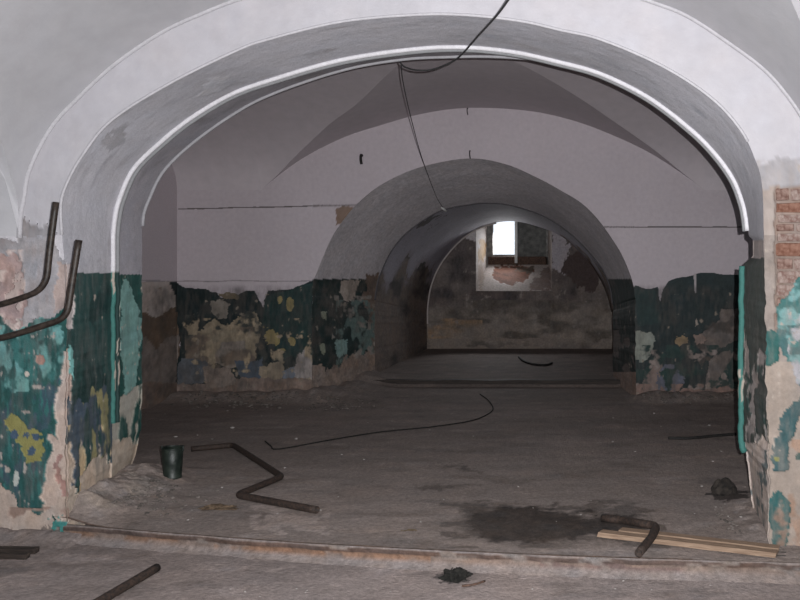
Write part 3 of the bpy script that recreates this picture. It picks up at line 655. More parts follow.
# dark beam added to paint in the shadow line at the far chamber step
tb = bmesh.new(); bmesh.ops.create_cube(tb, size=1, matrix=Matrix.Translation((-1.1, 11.16, HALL+0.022)) @ Matrix.Diagonal((3.72, 0.10, 0.125, 1)))
bmesh.ops.subdivide_edges(tb, edges=[e for e in tb.edges if abs(e.verts[0].co.x-e.verts[1].co.x) > 1], cuts=40)
for v in tb.verts: v.co.z += 0.010*mnoise.noise(Vector((v.co.x*2.2, 3, 0))); v.co.y += 0.012*mnoise.noise(Vector((v.co.x*1.7, 9, 0)))
me = bpy.data.meshes.new('trim_8'); tb.to_mesh(me); tb.free(); me.materials.append(M_wood_dark)
link(bpy.data.objects.new('trim_8', me), label='dark beam put in for the shadow line at the far chamber step', category='shadow line', **STR)

# ------------------------------------------------------------------ hall: far wall with the second arch, side wall, vault
zs2, H2, L2 = H+1.145, 1.045, 3.0
def z2m(u): return zs2+H2*np.sqrt(np.clip(1-(1-np.minimum(u, L2)/L2)**2, 0, 1))
def u2m(z): return L2*(1-np.sqrt(np.clip(1-np.clip((z-zs2)/H2, 0, 1)**2, 0, 1)))
lun = smooth_path([(261, 190.0), (268, 184), (300, 160), (340, 139), (375, 127), (421, 114), (467, 108), (520, 110), (560, 117), (600, 130), (650, 153), (694, 182), (704, 190.0)], 260)
LU = unproj(lun[:, 0], lun[:, 1], D2)
HX0, HX1 = -5.0, 2.85
def ztop(X): return np.interp(X, np.r_[HX0-1, LU[0, 0], LU[:, 0], LU[-1, 0], HX1+1], np.r_[zs2, zs2, LU[:, 2], zs2, zs2])
def hall_paint(P, seed):
    p = Paint(P, u=P[..., 0]+P[..., 1], seed=seed); a = lambda c: A(*c, 106)
    p.fill(A(104, 98, 101, 105), var=0.02); a = lambda c: A(*c, 124); p.tone(0.05, 1.5)
    lft = p.px < 420; rgt = ~lft
    # hairline joints high on the wall
    wob = 0.4*fbm(p.u*3, p.v*0, 3, 5)
    p.put(lft & (p.px > 178) & (np.abs(p.py-(209-(p.px-178)*0.022)+wob) < 0.6), a((66, 62, 62))); p.put(rgt & (np.abs(p.py-227+wob) < 0.6), a((66, 62, 62)))
    p.put((np.abs(p.py-281+wob*2) < 0.6) & lft, a((98, 93, 95)))
    p.poly([(336, 208), (344, 206), (358, 206), (350, 214), (346, 224), (338, 226)], a((84, 70, 62)), amp=2, freq=9, relief=-0.006)
    # left dado
    X = lambda q: [(120+x/4.0, 250+y/4.0) for x, y in q]
    p.poly(X([(-200, 130), (205, 128), (225, 200), (230, 250), (150, 265), (-200, 240)]), a((116, 108, 104)), amp=1.5, freq=6, relief=-0.004)
    p.poly(X([(-300, 240), (110, 245), (150, 265), (195, 245), (230, 228), (240, 700), (-300, 700)]), a((70, 58, 49)), amp=2, freq=5, relief=-0.008, var=0.2)
    p.poly(X([(-300, 350), (105, 345), (150, 398), (190, 345), (232, 335), (240, 700), (-300, 700)]), a((88, 80, 76)), amp=2, freq=5, relief=-0.006, var=0.15)
    dark = a((17, 25, 26))
    p.poly(X([(200, 128), (232, 128), (265, 152), (330, 156), (390, 166), (400, 184), (440, 190), (470, 180), (492, 168), (540, 165), (552, 190), (568, 226), (584, 190), (592, 165), (640, 160), (720, 150), (776, 118), (830, 118), (830, 470), (770, 500), (700, 540), (460, 520), (380, 560), (230, 540), (225, 480), (240, 380), (228, 260), (222, 180)]), dark, amp=1.8, freq=5, relief=0.0, gloss=0.35, var=0.25)
    p.poly(X([(576, 200), (640, 168), (770, 130), (766, 420), (640, 430), (570, 330)]), a((22, 36, 35)), amp=2.5, freq=4, gloss=0.35, var=0.2)
    T_ = a((104, 94, 80))
    p.poly(X([(366, 212), (400, 198), (438, 214), (428, 268), (395, 275), (372, 250)]), a((92, 86, 80)), amp=2, freq=8, relief=-0.004)
    p.poly(X([(390, 170), (470, 175), (465, 200), (420, 195)]), a((76, 68, 56)), amp=2, freq=8)
    p.poly(X([(272, 330), (325, 335), (348, 290), (385, 275), (405, 295), (430, 310), (470, 265), (540, 250), (575, 300), (560, 350), (548, 425), (520, 445), (500, 470), (440, 465), (340, 440), (308, 405), (312, 370)]), T_, amp=3, freq=7, relief=-0.005, var=0.2)
    p.poly(X([(400, 380), (500, 360), (520, 430), (470, 470), (360, 450)]), a((96, 88, 82)), amp=3, freq=6, relief=-0.006)
    p.speckle(lft & pip(p.px, p.py, X([(260, 260), (590, 240), (590, 470), (260, 470)])), 0.16, 7, a((40, 42, 40)), soft=0.2)
    p.speckle(lft & pip(p.px, p.py, X([(260, 330), (590, 300), (590, 480), (260, 480)])), 0.20, 5, a((78, 68, 60)), soft=0.3)
    for x, y, rx, ry in ((640, 200, 10, 14), (680, 215, 12, 26), (600, 345, 26, 40), (628, 362, 10, 18), (688, 366, 16, 18), (650, 400, 12, 8)): p.blob(120+x/4, 250+y/4, rx/4, ry/4, a((98, 88, 60)), amp=0.5, freq=9, relief=-0.003)
    p.poly(X([(240, 430), (340, 450), (360, 500), (320, 545), (230, 540)]), a((60, 62, 66)), amp=3, freq=6, var=0.3)
    p.poly(X([(460, 458), (560, 440), (580, 520), (500, 530)]), a((52, 58, 66)), amp=4, freq=7)
    p.poly(X([(560, 462), (650, 448), (660, 500), (640, 532), (570, 528)]), a((98, 88, 76)), amp=3, freq=8, relief=-0.004)
    p.poly(X([(650, 480), (710, 470), (720, 530), (660, 540)]), a((76, 80, 88)), amp=3, freq=8)
    p.poly(X([(700, 420), (735, 390), (775, 440), (800, 470), (800, 700), (690, 700)]), a((104, 98, 96)), amp=3, freq=8, relief=-0.006)
    p.speckle(lft & (p.py > 318) & (p.px > 180), 0.34, 9, a((112, 100, 84)), relief=-0.004)
    p.poly(X([(-300, 552), (200, 535), (330, 540), (420, 512), (520, 516), (660, 518), (760, 510), (900, 520), (900, 900), (-300, 900)]), a((84, 72, 66)), amp=3, freq=6, relief=-0.004, var=0.3)
    p.poly(X([(330, 470), (440, 470), (470, 540), (350, 560)]), a((90, 80, 74)), amp=3, freq=6, var=0.2)
    # right dado
    X = lambda q: [(600+x/4.0, 240+y/4.0) for x, y in q]
    p.poly(X([(60, 178), (130, 180), (185, 195), (228, 190), (242, 248), (252, 196), (275, 165), (345, 146), (372, 140), (390, 135), (2200, 133), (2200, 900), (60, 900)]), a((26, 33, 34)), amp=1.2, freq=5, gloss=0.35, var=0.22)
    p.poly(X([(374, 136), (386, 136), (384, 214), (377, 214)]), a((108, 104, 106)), amp=0.6, freq=6)
    p.poly(X([(120, 200), (230, 200), (240, 330), (150, 350)]), a((27, 38, 38)), amp=3, freq=4, gloss=0.35)
    B_ = a((76, 69, 66))
    p.poly(X([(484, 282), (580, 274), (2200, 260), (2200, 620), (420, 590), (430, 480), (500, 430), (440, 460), (402, 440), (385, 385), (430, 352), (478, 330)]), B_, amp=3, freq=5, relief=-0.006, var=0.2)
    p.speckle(rgt & (p.px > 695) & (p.py > 310), 0.22, 5, a((54, 48, 45)), var=0.2)
    p.poly(X([(490, 420), (560, 400), (560, 425), (470, 460), (440, 470)]), a((22, 34, 33)), amp=3, freq=8)
    p.poly(X([(135, 362), (205, 368), (226, 415), (180, 492), (140, 480)]), a((96, 98, 92)), amp=3, freq=8, relief=-0.004)
    p.poly(X([(384, 312), (396, 335), (380, 345)]), a((100, 92, 86)), amp=1, freq=8)
    p.blob(681, 341, 7, 5, a((96, 82, 64)), amp=0.6, relief=-0.003)
    p.blob(700, 338, 6, 5, a((92, 78, 72)), amp=0.6, relief=-0.003)
    p.poly(X([(170, 510), (235, 478), (262, 540), (230, 620), (160, 640)]), a((90, 78, 74)), amp=4, freq=8, relief=-0.004)
    p.poly(X([(240, 500), (300, 490), (330, 560), (280, 640), (220, 640)]), a((66, 67, 76)), amp=4, freq=8)
    p.speckle(rgt & (p.py > 345), 0.22, 7, a((26, 40, 38)))
    p.speckle(rgt & (p.py > 350), 0.30, 8, a((100, 90, 86)))
    p.poly(X([(60, 610), (200, 606), (300, 602), (560, 596), (2200, 590), (2200, 1200), (60, 1200)]), a((92, 74, 68)), amp=3, freq=6, relief=0.0, var=0.3)
    p.speckle(rgt & (p.py > 384), 0.10, 9, a((94, 76, 70)))
    dd = np.clip((p.py-284)/6, 0, 1)
    p.distress(dd, a((52, 47, 44)), 0.55, 5, lum=0.22, chips=a((92, 84, 76)), cthr=0.55)
    p.distress(dd, a((34, 36, 36)), 0.45, 9, lum=0.15)
    p.c *= (1-0.1*dd)[..., None]
    return displaced(P, np.minimum(p.r+0.0015*fbm(p.u*18, p.v*18, 3, seed), 0), (-1, 6, 1.6)), p.c, p.g
xl = np.unique(np.r_[np.linspace(HX0-0.06, ringA2[NJ-1, 0], 230)]); zz = np.r_[np.linspace(0.0, 1.72, 170), np.linspace(1.74, 2.8, 12)]
def colgrid(xarr, zbot, zt, nrow, power=1.0):
    tt = np.linspace(0, 1, nrow)[None]
    return np.stack([xarr[:, None]+0*tt, D2+0*tt+0*xarr[:, None], zbot[:, None]*(1-tt)+zt[:, None]*tt], -1)
arc2 = ringA2[NJ-1:NJ-1+NA]
def sidegrid(xo, jb, zsp, n_):
    zr = np.r_[np.linspace(-0.05, 1.75, 300), np.linspace(1.76, 2.72, 150), np.linspace(2.75, 3.95, 20)]; o_ = np.argsort(jb[:, 2])
    xe = np.where(zr < zsp, np.interp(zr, jb[o_, 2], jb[o_, 0]), jb[np.argmax(jb[:, 2]), 0])
    t_ = np.linspace(0, 1, n_)[:, None]
    return np.stack([xo*(1-t_)+xe[None]*t_, D2+0*t_+0*zr[None], zr[None]+0*t_], -1)
gl = hall_paint(sidegrid(HX0-0.06, ringA2[:NJ], arc2[0, 2], 230), 51)
gt = hall_paint(colgrid(arc2[:, 0], arc2[:, 2], 0*arc2[:, 0]+3.95, 210), 52)
# upright strips between springing and jamb
xr = np.linspace(ringA2[-NJ, 0], HX1, 240)
gr = hall_paint(sidegrid(HX1+0.06, ringA2[-NJ:], arc2[-1, 2], 240), 53)
wall_middle = grids_obj('wall_middle', [gl, gt, gr], M_hall, toward=(-1, 6, 1.6), label='far hall wall with dark peeling teal dado around the second arch', category='wall', **STR)
sideL = np.stack(np.broadcast_arrays(HX0, np.linspace(D2+0.06, 5.2, 130)[:, None], np.linspace(0, 4.2, 330)[None]), -1).astype(float)
grids_obj('wall_hall_left', [hall_paint(sideL, 54)], M_wall, toward=(-1, 7, 1.6), label='left end wall of the hall with bare plaster', category='wall', **STR)
grids_obj('wall_hall_right', [plain(quad([(HX1, 5.2, -.1), (HX1, D2+.1, -.1), (HX1, D2+.1, 4.2), (HX1, 5.2, 4.2)]), WHITE*0.8)], M_wall, label='right end wall of the hall', category='wall', **STR)
UE = D2-5.3; uu = (1-np.cos(np.linspace(0, math.pi/2, 90)))*UE
def barrel(xa):
    return np.stack([xa[:, None]+0*uu[None], D2-uu[None]+0*xa[:, None], z2m(uu)[None]+0*xa[:, None]], -1)
ugl = np.minimum(u2m(LU[:, 2]), L2); tt = np.linspace(0, 1, 24)[None]
Upen = ugl[:, None]*tt; Ppen = np.stack([LU[:, 0][:, None]+0*tt, D2-Upen, LU[:, 2][:, None]+0*tt], -1)
Umid = ugl[:, None]+(UE-ugl[:, None])*np.linspace(0, 1, 60)[None]
Pmid = np.stack([LU[:, 0][:, None]+0*Umid, D2-Umid, z2m(Umid)], -1)
def vcol2(P, seed):
    p = Paint(P, u=P[..., 0], v=P[..., 1]+P[..., 2], seed=seed); p.fill(A(104, 98.5, 101, 104), var=0.02); p.tone(0.05, 1.3); p.tone(0.03, 8)
    lft = p.px < 300; return P, p.c, p.g
grids_obj('ceiling_hall', [vcol2(barrel(np.linspace(HX0-.1, LU[0, 0], 40)), 55), vcol2(barrel(np.linspace(LU[-1, 0], HX1+.1, 30)), 56), vcol2(Ppen, 57), vcol2(Pmid, 58)], M_vault, toward=(-1, 7.5, 1.6), label='whitewashed hall vault with a lunette over the second arch', category='ceiling', **STR)

# ------------------------------------------------------------------ second passage and far chamber
def passage_paint(P, seed):
    arc = np.cumsum(np.r_[0, np.linalg.norm(np.diff(P[:, 0], axis=0), axis=1)])[:, None]
    p = Paint(P, u=P[..., 1], v=arc+0*P[..., 2], seed=seed); a = lambda c: A(*c, 100)
    p.fill(a((106, 102, 104)), var=0.06); p.tone(0.14, 3, (1, 0.5)); p.tone(0.10, 10, (1.5, 0.4))
    L = p.px < 470; R = ~L; dado = p.py > 279
    p.put(L & dado, a((18, 27, 27)), gloss=0.35, var=0.2)
    p.put(R & dado, a((17, 24, 24)), gloss=0.3, var=0.2)
    X = lambda q: [(300+x/4.29, 270+y/4.29) for x, y in q]
    p.poly(X([(178, 45), (262, 42), (240, 80), (225, 138), (195, 128), (175, 95)]), a((104, 96, 90)), amp=2, freq=8, relief=-0.004)
    p.poly(X([(280, 20), (420, 20), (420, 700), (300, 700), (285, 430), (300, 200), (262, 120), (290, 90)]), a((66, 56, 50)), amp=3, freq=8, relief=-0.005, var=0.25)
    p.speckle(L & dado & (p.px > 336) & (p.py > 300), 0.02, 9, a((56, 68, 66)), stretch=(.5, .6))
    p.speckle(L & dado & (p.px > 332) & (p.py > 296), 0.26, 11, a((84, 80, 76)), stretch=(.5, .6))
    p.poly(X([(155, 300), (210, 300), (200, 365), (160, 372)]), a((72, 88, 86)), amp=2, freq=9)
    for x, y in ((105, 195), (97, 335)): p.blob(300+x/4.29, 270+y/4.29, 2.5, 5, a((80, 84, 74)), amp=0.6)
    p.poly([(200, 372), (322, 366), (330, 372), (345, 358), (372, 352), (430, 360), (430, 600), (200, 600)], a((84, 74, 68)), amp=4, freq=7, relief=-0.006, var=0.3)
    p.speckle(R & (p.py > 330), 0.1, 6, a((60, 54, 52)), stretch=(.3, .8), relief=-0.004)
    p.distress((dado).astype(float), a((50, 45, 42)), 0.6, 4, lum=0.22, chips=a((84, 78, 72)), cthr=0.55, stretch=(.5, 1))
    p.put(R & (p.py > 372), a((80, 68, 62)), var=0.3)
    edge = np.ones(P.shape[1]); edge[[0, -1]] = 0
    return displaced(P, (p.r+0.003*fbm(p.u*12, p.v*12, 3, seed))*edge[None], (-1.2, 10.8, 1.4)), p.c, p.g
pas = loft(ringA2, ringA3, 70)
wall_passage = grids_obj('wall_passage', [passage_paint(pas, 61)], M_dirty, toward=(-1.2, 10.8, 1.4), label='deep grey soffit and dark teal jambs of the second arch', category='wall', **STR)
# step from the rib to the slightly wider far chamber
ring3b = ringA3.copy(); c3 = np.array([-1.15, 0, 1.3]); d = ringA3-c3; d[:, 1] = 0; d /= np.linalg.norm(d, axis=1, keepdims=True)
ring3b += d*0.07; ring3b[:, 1] = D3+0.05
def chamber_paint(P, seed):
    arc = np.cumsum(np.r_[0, np.linalg.norm(np.diff(P[:, 0], axis=0), axis=1)])[:, None]
    p = Paint(P, u=P[..., 1], v=arc+0*P[..., 2], seed=seed); a = lambda c: A(*c, 84)
    p.fill(a((80, 78, 84)), var=0.06); p.tone(0.12, 2)
    wob = 14*fbm(p.u*1.5, p.v*1.5, 4, 7)
    lowd = np.clip((p.py-258-2.2*wob)/26, 0, 1)*np.where((p.px > 540) & (p.px < 592) & (p.py < 290), 0.25, 1.0)
    p.put(lowd, a((54, 48, 45)), var=0.3)
    st = dict(stretch=(0.35, 1.0), soft=0.35, var=0.2)
    p.speckle(lowd > 0.4, 0.15, 3, a((32, 30, 29)), **st); p.speckle(lowd > 0.4, 0.25, 4, a((58, 51, 47)), **st)
    p.speckle((p.px > 560), 0.16, 3.2, a((56, 47, 43)), **st)
    p.poly([(420, 214), (444, 212), (432, 224), (418, 230)], a((46, 43, 44)), amp=7, freq=5)
    edge = np.ones(P.shape[1]); edge[[0, -1]] = 0
    return displaced(P, (p.r+0.006*fbm(p.u*5, p.v*5, 3, seed))*edge[None], (-1.1, 14, 1.4)), p.c, p.g
chg = chamber_paint(loft(ring3b, ring4, 110), 62)
lip = loft(ringA3, ring3b, 3)
wall_chamber = grids_obj('wall_chamber', [chg, plain(lip, A(52, 50, 52, 100))], M_dirty, toward=(-1.1, 14, 1.4), label='sooty barrel vault and side walls of the far chamber', category='wall', **STR)

moulding('trim_9', (ringA3[NJ-1:NJ-1+NA]+np.array([0, -0.01, 0]))[::2], 0.014, A(40, 38, 40, 100), A(40, 38, 40, 100), 900, 'thin dark edge of the inner rib of the second arch', 11)
q4 = inset(ring4[NJ-60:NJ-1+130], 0.015)-np.array([0, 0.03, 0])
moulding('trim_10', q4[::2], 0.016, A(96, 90, 88, 90), A(96, 90, 88, 90), 900, 'thin plaster edge painted pale as window light, where the far vault meets the end wall', 12)  # pale colour paints in the line of window light along this edge
def unp(px, py, D): return unproj(np.array(float(px)), np.array(float(py)), D)
nx0, nz0 = unp(476, 291, D4)[[0, 2]]; nx1 = unp(552, 291, D4)[0]; nzt = unp(0, 214, D4)[2]
def back_paint(P, seed):
    p = Paint(P, u=P[..., 0], v=P[..., 2], seed=seed); a = lambda c: A(*c, 78)
    p.fill(a((42, 37, 36)), var=0.2, vf=5)
    ev = np.ones(p.shape, bool)
    p.speckle(ev, 0.05, 2.2, a((50, 45, 43)), soft=0.5, var=0.2, vf=7); p.speckle(ev, 0.25, 3, a((31, 28, 28)), soft=0.4, var=0.2)
    lo = np.clip((p.py-300+10*fbm(p.u*2, p.v*2, 3, 8))/14, 0, 1)*np.clip((350-p.py)/10, 0.4, 1)
    p.put(lo*0.7, a((66, 60, 55)), var=0.2, vf=7)
    p.speckle(p.py > 300, 0.18, 3.5, a((42, 38, 35)), stretch=(0.6, 1.4), soft=0.4, var=0.2)
    p.speckle(pip(p.px, p.py, [(428, 318), (482, 320), (482, 340), (428, 340)]), 0.15, 4, a((70, 57, 45)), stretch=(.5, 1.4), soft=0.5, var=0.3)
    p.distress(ev.astype(float), a((36, 33, 32)), 0.5, 4, lum=0.25, chips=a((62, 57, 54)), cthr=0.5)
    p.poly([(553, 226), (566, 238), (572, 250), (566, 270), (553, 274)], a((74, 70, 72)), amp=6, freq=4, var=0.1)
    p.poly([(566, 258), (584, 248), (600, 262), (600, 290), (575, 290), (562, 272)], a((32, 26, 25)), amp=5, freq=4)
    p.poly([(462, 236), (476, 228), (476, 240)], a((86, 82, 82)), amp=2, freq=4)
    p.speckle(p.py > 338, -0.1, 5, a((58, 52, 48)), stretch=(.5, 1.5))
    return displaced(P, 0.008*fbm(p.u*5, p.v*5, 4, seed), (-1.1, 12, 1.4)), p.c, p.g
bx = [-3.6, float(nx0), float(nx1), 1.6]; bgr = []
for i, (x0, x1, n_) in enumerate(((bx[0], bx[1], 110), (bx[1], bx[2], 90), (bx[2], bx[3], 110))):
    xa = np.linspace(x0, x1, n_)
    ztp = float(nz0) if i == 1 else 3.4
    za = np.linspace(0.0, ztp, 120)
    Pg = np.stack(np.meshgrid(xa, za, indexing='ij'), -1); Pg = np.stack([Pg[..., 0], D4+0*Pg[..., 0], Pg[..., 1]], -1)
    g = back_paint(Pg, 63); gp = g[0]; gp[[0, -1]] = Pg[[0, -1]]; gp[:, [0, -1]] = Pg[:, [0, -1]]; bgr.append((gp, g[1], g[2]))
xa = np.linspace(bx[1], bx[2], 10); Pg = np.stack([xa[:, None]+0*np.ones(4), D4+0*xa[:, None]+np.zeros(4), np.linspace(float(nzt), 3.4, 4)[None]+0*xa[:, None]], -1); bgr.append(back_paint(Pg, 63))
# splayed window niche
ix0, iz0 = unp(487, 264, D5)[[0, 2]]; ix1 = unp(548, 264, D5)[0]; izt = nzt
def niche_paint(P, seed):
    p = Paint(P, u=P[..., 0]+P[..., 1], v=P[..., 2]+0.6*P[..., 1], seed=seed); a = lambda c: A(*c, 225)
    p.fill(a((196, 184, 178)), var=0.08); p.tone(0.08, 4)
    p.poly([(495, 266), (520, 264), (534, 268), (530, 276), (516, 283), (502, 284), (494, 277)], a((140, 98, 82)), amp=3, freq=7, relief=-0.02, var=0.3, vf=9)
    p.poly([(512, 268), (534, 266), (534, 272), (520, 272)], a((120, 104, 92)), amp=3, freq=7, var=0.3)
    p.poly([(528, 284), (546, 268), (552, 272), (552, 291), (530, 291)], a((150, 132, 126)), amp=4, freq=6, var=0.2)
    p.poly([(478, 240), (485, 238), (486, 256), (480, 262)], a((170, 140, 104)), amp=3, freq=6, var=0.25)
    p.blob(481, 275, 3, 14, a((176, 160, 150)), amp=.6)
    return displaced(P, p.r, (-1.2, 15, 2.6)), p.c, p.g
f0, f1, f2, f3 = (float(nx0), D4, float(nz0)), (float(nx1), D4, float(nz0)), (float(nx1), D4, float(nzt)), (float(nx0), D4, float(nzt))
b0, b1, b2, b3 = (float(ix0), D5, float(iz0)), (float(ix1), D5, float(iz0)), (float(ix1), D5, float(izt)), (float(ix0), D5, float(izt))
nich = [niche_paint(quad([f0, f1, b1, b0], (70, 50)), 68), niche_paint(quad([f0, b0, b3, f3], (40, 60)), 69), niche_paint(quad([f1, b1, b2, f2], (40, 60)), 70), niche_paint(quad([f3, f2, b2, b3], (20, 20)), 71)]
wall_back = grids_obj('wall_back', bgr, M_dirty, toward=(-1.1, 14, 1.4), label='sooty end wall of the far chamber pierced by the window niche', category='wall', **STR)
grids_obj('window_niche', nich, M_dirty, toward=(-1.2, 15, 2.6), parent=wall_back)
# window: frame, bright pane on the left, boarded right half
win = link(bpy.data.objects.new('window_1', None), label='small bright window deep in the far niche, right half boarded', category='window', **STR)
def wbox(name, x0, x1, y0, y1, D, depth, mat, bev=0.006):
    P0 = unp(x0, y1, D); P1 = unp(x1, y0, D); bm = bmesh.new()
    bmesh.ops.create_cube(bm, size=1, matrix=Matrix.Translation(((P0[0]+P1[0])/2, D+depth/2, (P0[2]+P1[2])/2)) @ Matrix.Diagonal((P1[0]-P0[0], depth, P1[2]-P0[2], 1)))
    bmesh.ops.bevel(bm, geom=list(bm.edges), offset=bev, segments=1, affect='EDGES')
    me = bpy.data.meshes.new(name); bm.to_mesh(me); bm.free(); me.materials.append(mat)
    return link(bpy.data.objects.new(name, me), parent=win)
wbox('frame_jamb', 486, 493, 206, 265, D5-0.02, 0.12, M_frame)
wbox('frame_jamb', 546, 549.5, 206, 265, D5-0.03, 0.12, M_frame)
wbox('mullion', 514.6, 517.4, 206, 263, D5-0.05, 0.12, M_white)
wbox('bottom_rail', 488, 548, 256.5, 266, D5-0.03, 0.14, M_rust_light)
wbox('shutter_board', 517, 546.5, 206, 259, D5+0.0, 0.05, M_board)
wbox('broken_sill_edge', 492, 516, 254.5, 259, D5+0.0, 0.10, M_frame)
wbox('pane', 492.5, 515.5, 206, 257, D5+0.05, 0.006, M_pane, 0.001)

# ------------------------------------------------------------------ things
def thing(name, loc, label, category, group=None):
    return link(bpy.data.objects.new(name, None), label=label, category=category, group=group) if loc is None else _at(link(bpy.data.objects.new(name, None), label=label, category=category, group=group), loc)
def _at(o, loc): o.location = loc; return o
def tube_obj(name, pts, r, mat, n=60, seg=12, hollow=0.72, rn=0.04, straight=False, **kw):
    pts = [np.array(tuple(p), float) for p in pts]
    path = np.array(pts) if straight else smooth_path(np.array(pts), n)
    base = path[np.argmin(path[:, 2])].copy()
    V, Fc = sweep(path-base, r, seg, hollow, rn)
    o = pyobj(name, V, Fc, mat, smooth=True, **kw); o.location = base; return o
def rounded(pts, rad, k=6):
    """polyline with rounded bends"""
    pts = [Vector(p) for p in pts]; out = [pts[0]]
    for a, b, c in zip(pts[:-2], pts[1:-1], pts[2:]):
        d1 = (a-b); d2 = (c-b); rr_ = min(rad, d1.length*.45, d2.length*.45); p0 = b+d1.normalized()*rr_; p1 = b+d2.normalized()*rr_
        for i in range(k+1):
            t = i/k; out.append(p0*(1-t)**2+b*2*t*(1-t)+p1*t*t)
    out.append(pts[-1])
    # subdivide straight runs
    res = [out[0]]
    for a, b in zip(out[:-1], out[1:]):
        n_ = max(1, int((b-a).length/0.06))
        for i in range(1, n_+1): res.append(a.lerp(b, i/n_))
    return res

# bent pipes reaching in from the left wall
def at(px, py, Y): return Vector(((px-VX)/F*Y, Y, H-(py-VY)/F*Y))
YP = 4.35
up1 = [Vector((XL-0.02, YP, at(0, 305, YP).z-0.30)), at(-8, 309, YP), at(36, 293, YP), at(48.5, 271, YP), at(51, 245, YP), at(56, 202, YP)]
tube_obj('bent_pipe', rounded([up1[0], at(0, 305.5, YP), at(46, 289, YP), at(49.5, 252, YP), at(56, 202, YP)], 0.13), 0.0165, M_brownpipe, straight=True, label='upper of two bent brown pipes jutting from the left edge, upturned end', category='pipe', group='bent pipes on the left wall')
YP2 = 4.25
tube_obj('bent_pipe', rounded([Vector((XL-0.02, YP2, at(0, 341, YP2).z-0.22)), at(0, 339, YP2), at(67, 318, YP2), at(71, 290, YP2), at(79, 240, YP2)], 0.12), 0.0165, M_brownpipe, straight=True, label='lower of two bent brown pipes jutting from the left edge, beside the teal reveal', category='pipe', group='bent pipes on the left wall')

# zigzag pipe on the hall floor
def onhall(px, py, r):
    z = HALL+r
    for _ in range(5):
        p = floorpt(px, py, z); z = hz(p.x, p.y)+r
    return p
rz = 0.024
zp = [onhall(x, y, rz) for x, y in ((191, 449), (233, 445), (282, 476.5), (237, 495), (317, 510))]
tube_obj('zigzag_pipe', rounded(zp, 0.05, 4), rz, M_rust, straight=True, label='rusty pipe bent in a zigzag on the hall floor', category='pipe')
# hooked pipe over the planks
rh = 0.024
hp = [onhall(602, 518, rh), onhall(622, 520, rh+0.006), floorpt(640, 523, HALL+0.045+rh), floorpt(657, 526, HALL+0.048+rh), floorpt(652, 537, HALL+0.045+rh), floorpt(639, 553, HALL+0.036+rh)]
tube_obj('hooked_pipe', rounded(hp, 0.05), rh, M_rust, straight=True, label='short rusty pipe with a hooked end lying across the pale planks', category='pipe')
# pipe on the front floor
a0 = floorpt(157, 568, 0.024); a1 = floorpt(98, 602, 0.024); a1 = a1+(a1-a0)*0.35
for q in (a0, a1): q.z = 0.024+float(front_z(np.array([q.x]), np.array([q.y]))[0])
tube_obj('iron_pipe', rounded([a0, (a0+a1)/2, a1], 0.05), 0.023, M_rust, straight=True, label='straight rusty pipe on the front floor below the step', category='pipe')

# planks
def plank(name, p0, p1, w, th, mat, seed=0, bev=0.003, **kw):
    """board with its lower centre line from p0 to p1"""
    p0, p1 = Vector(p0), Vector(p1); d = p1-p0; Ln = d.length; bm = bmesh.new(); rr = random.Random(seed)
    n_ = 14
    prof = [(-w/2, 0), (w/2, 0), (w/2, th), (-w/2, th)]
    rings = []
    for i in range(n_+1):
        t = i/n_; wob = [(rr.uniform(-1, 1)*0.0015, rr.uniform(-1, 1)*0.001) for _ in prof]
        ex = [rr.uniform(-0.012, 0.012) if i in (0, n_) else 0 for _ in prof]
        rings.append([bm.verts.new((t*Ln+ex[k], prof[k][0]+wob[k][0], prof[k][1]+wob[k][1])) for k in range(4)])
    for a, b in zip(rings[:-1], rings[1:]):
        for k in range(4): bm.faces.new((a[k], a[(k+1) % 4], b[(k+1) % 4], b[k]))
    bm.faces.new(rings[0][::-1]); bm.faces.new(rings[-1])
    bmesh.ops.recalc_face_normals(bm, faces=list(bm.faces))
    me = bpy.data.meshes.new(name); bm.to_mesh(me); bm.free(); me.materials.append(mat)
    o = link(bpy.data.objects.new(name, me), **kw); o.location = p0
    o.rotation_euler = (0, -math.asin(max(-1, min(1, d.z/Ln))), math.atan2(d.y, d.x)); return o
A0 = floorpt(600, 535.5, HALL+0.008); A1 = floorpt(778, 556.5, HALL+0.008)
plA = plank('wooden_plank', A0, A1, 0.060, 0.028, M_wood, 1, label='front pale wooden plank lying along the step, nails at its end', category='plank', group='pale planks by the step')
dirA = (A1-A0).normalized(); nrm = Vector((-dirA.y, dirA.x, 0))
B0 = A0+dirA*0.11+nrm*0.066; B1 = A1-dirA*0.004+nrm*0.066
plank('wooden_plank', B0, B1, 0.058, 0.032, M_wood, 2, label='rear pale wooden plank tight behind the other at the step', category='plank', group='pale planks by the step')
LnA = (A1-A0).length
for dy, dz in ((0.016, 0.020), (-0.018, 0.012)):
    V, Fc = sweep([(LnA-0.03, dy, dz), (LnA+0.012, dy, dz), (LnA+0.042, dy+0.003, dz+0.002)], 0.0022, 6); pyobj('nail', V, Fc, M_dark, parent=plA)
for i, (x0, y0, x1, y1, lab) in enumerate(((-60, 552.5, 35, 553, 'dark short plank at the left edge of the front floor, the rear one'), (-60, 557.5, 29, 558.5, 'dark short plank at the left edge of the front floor, the front one'))):
    p0 = floorpt(x0, y0, 0.004); p1 = floorpt(x1, y1, 0.004)
    for q in (p0, p1): q.z = float(front_z(np.array([q.x]), np.array([q.y]))[0])+0.002
    plank('dark_plank', p0, p1, 0.05-0.012*i, 0.030, M_wood_dark, 5+i, label=lab, category='plank', group='dark planks at the left edge')

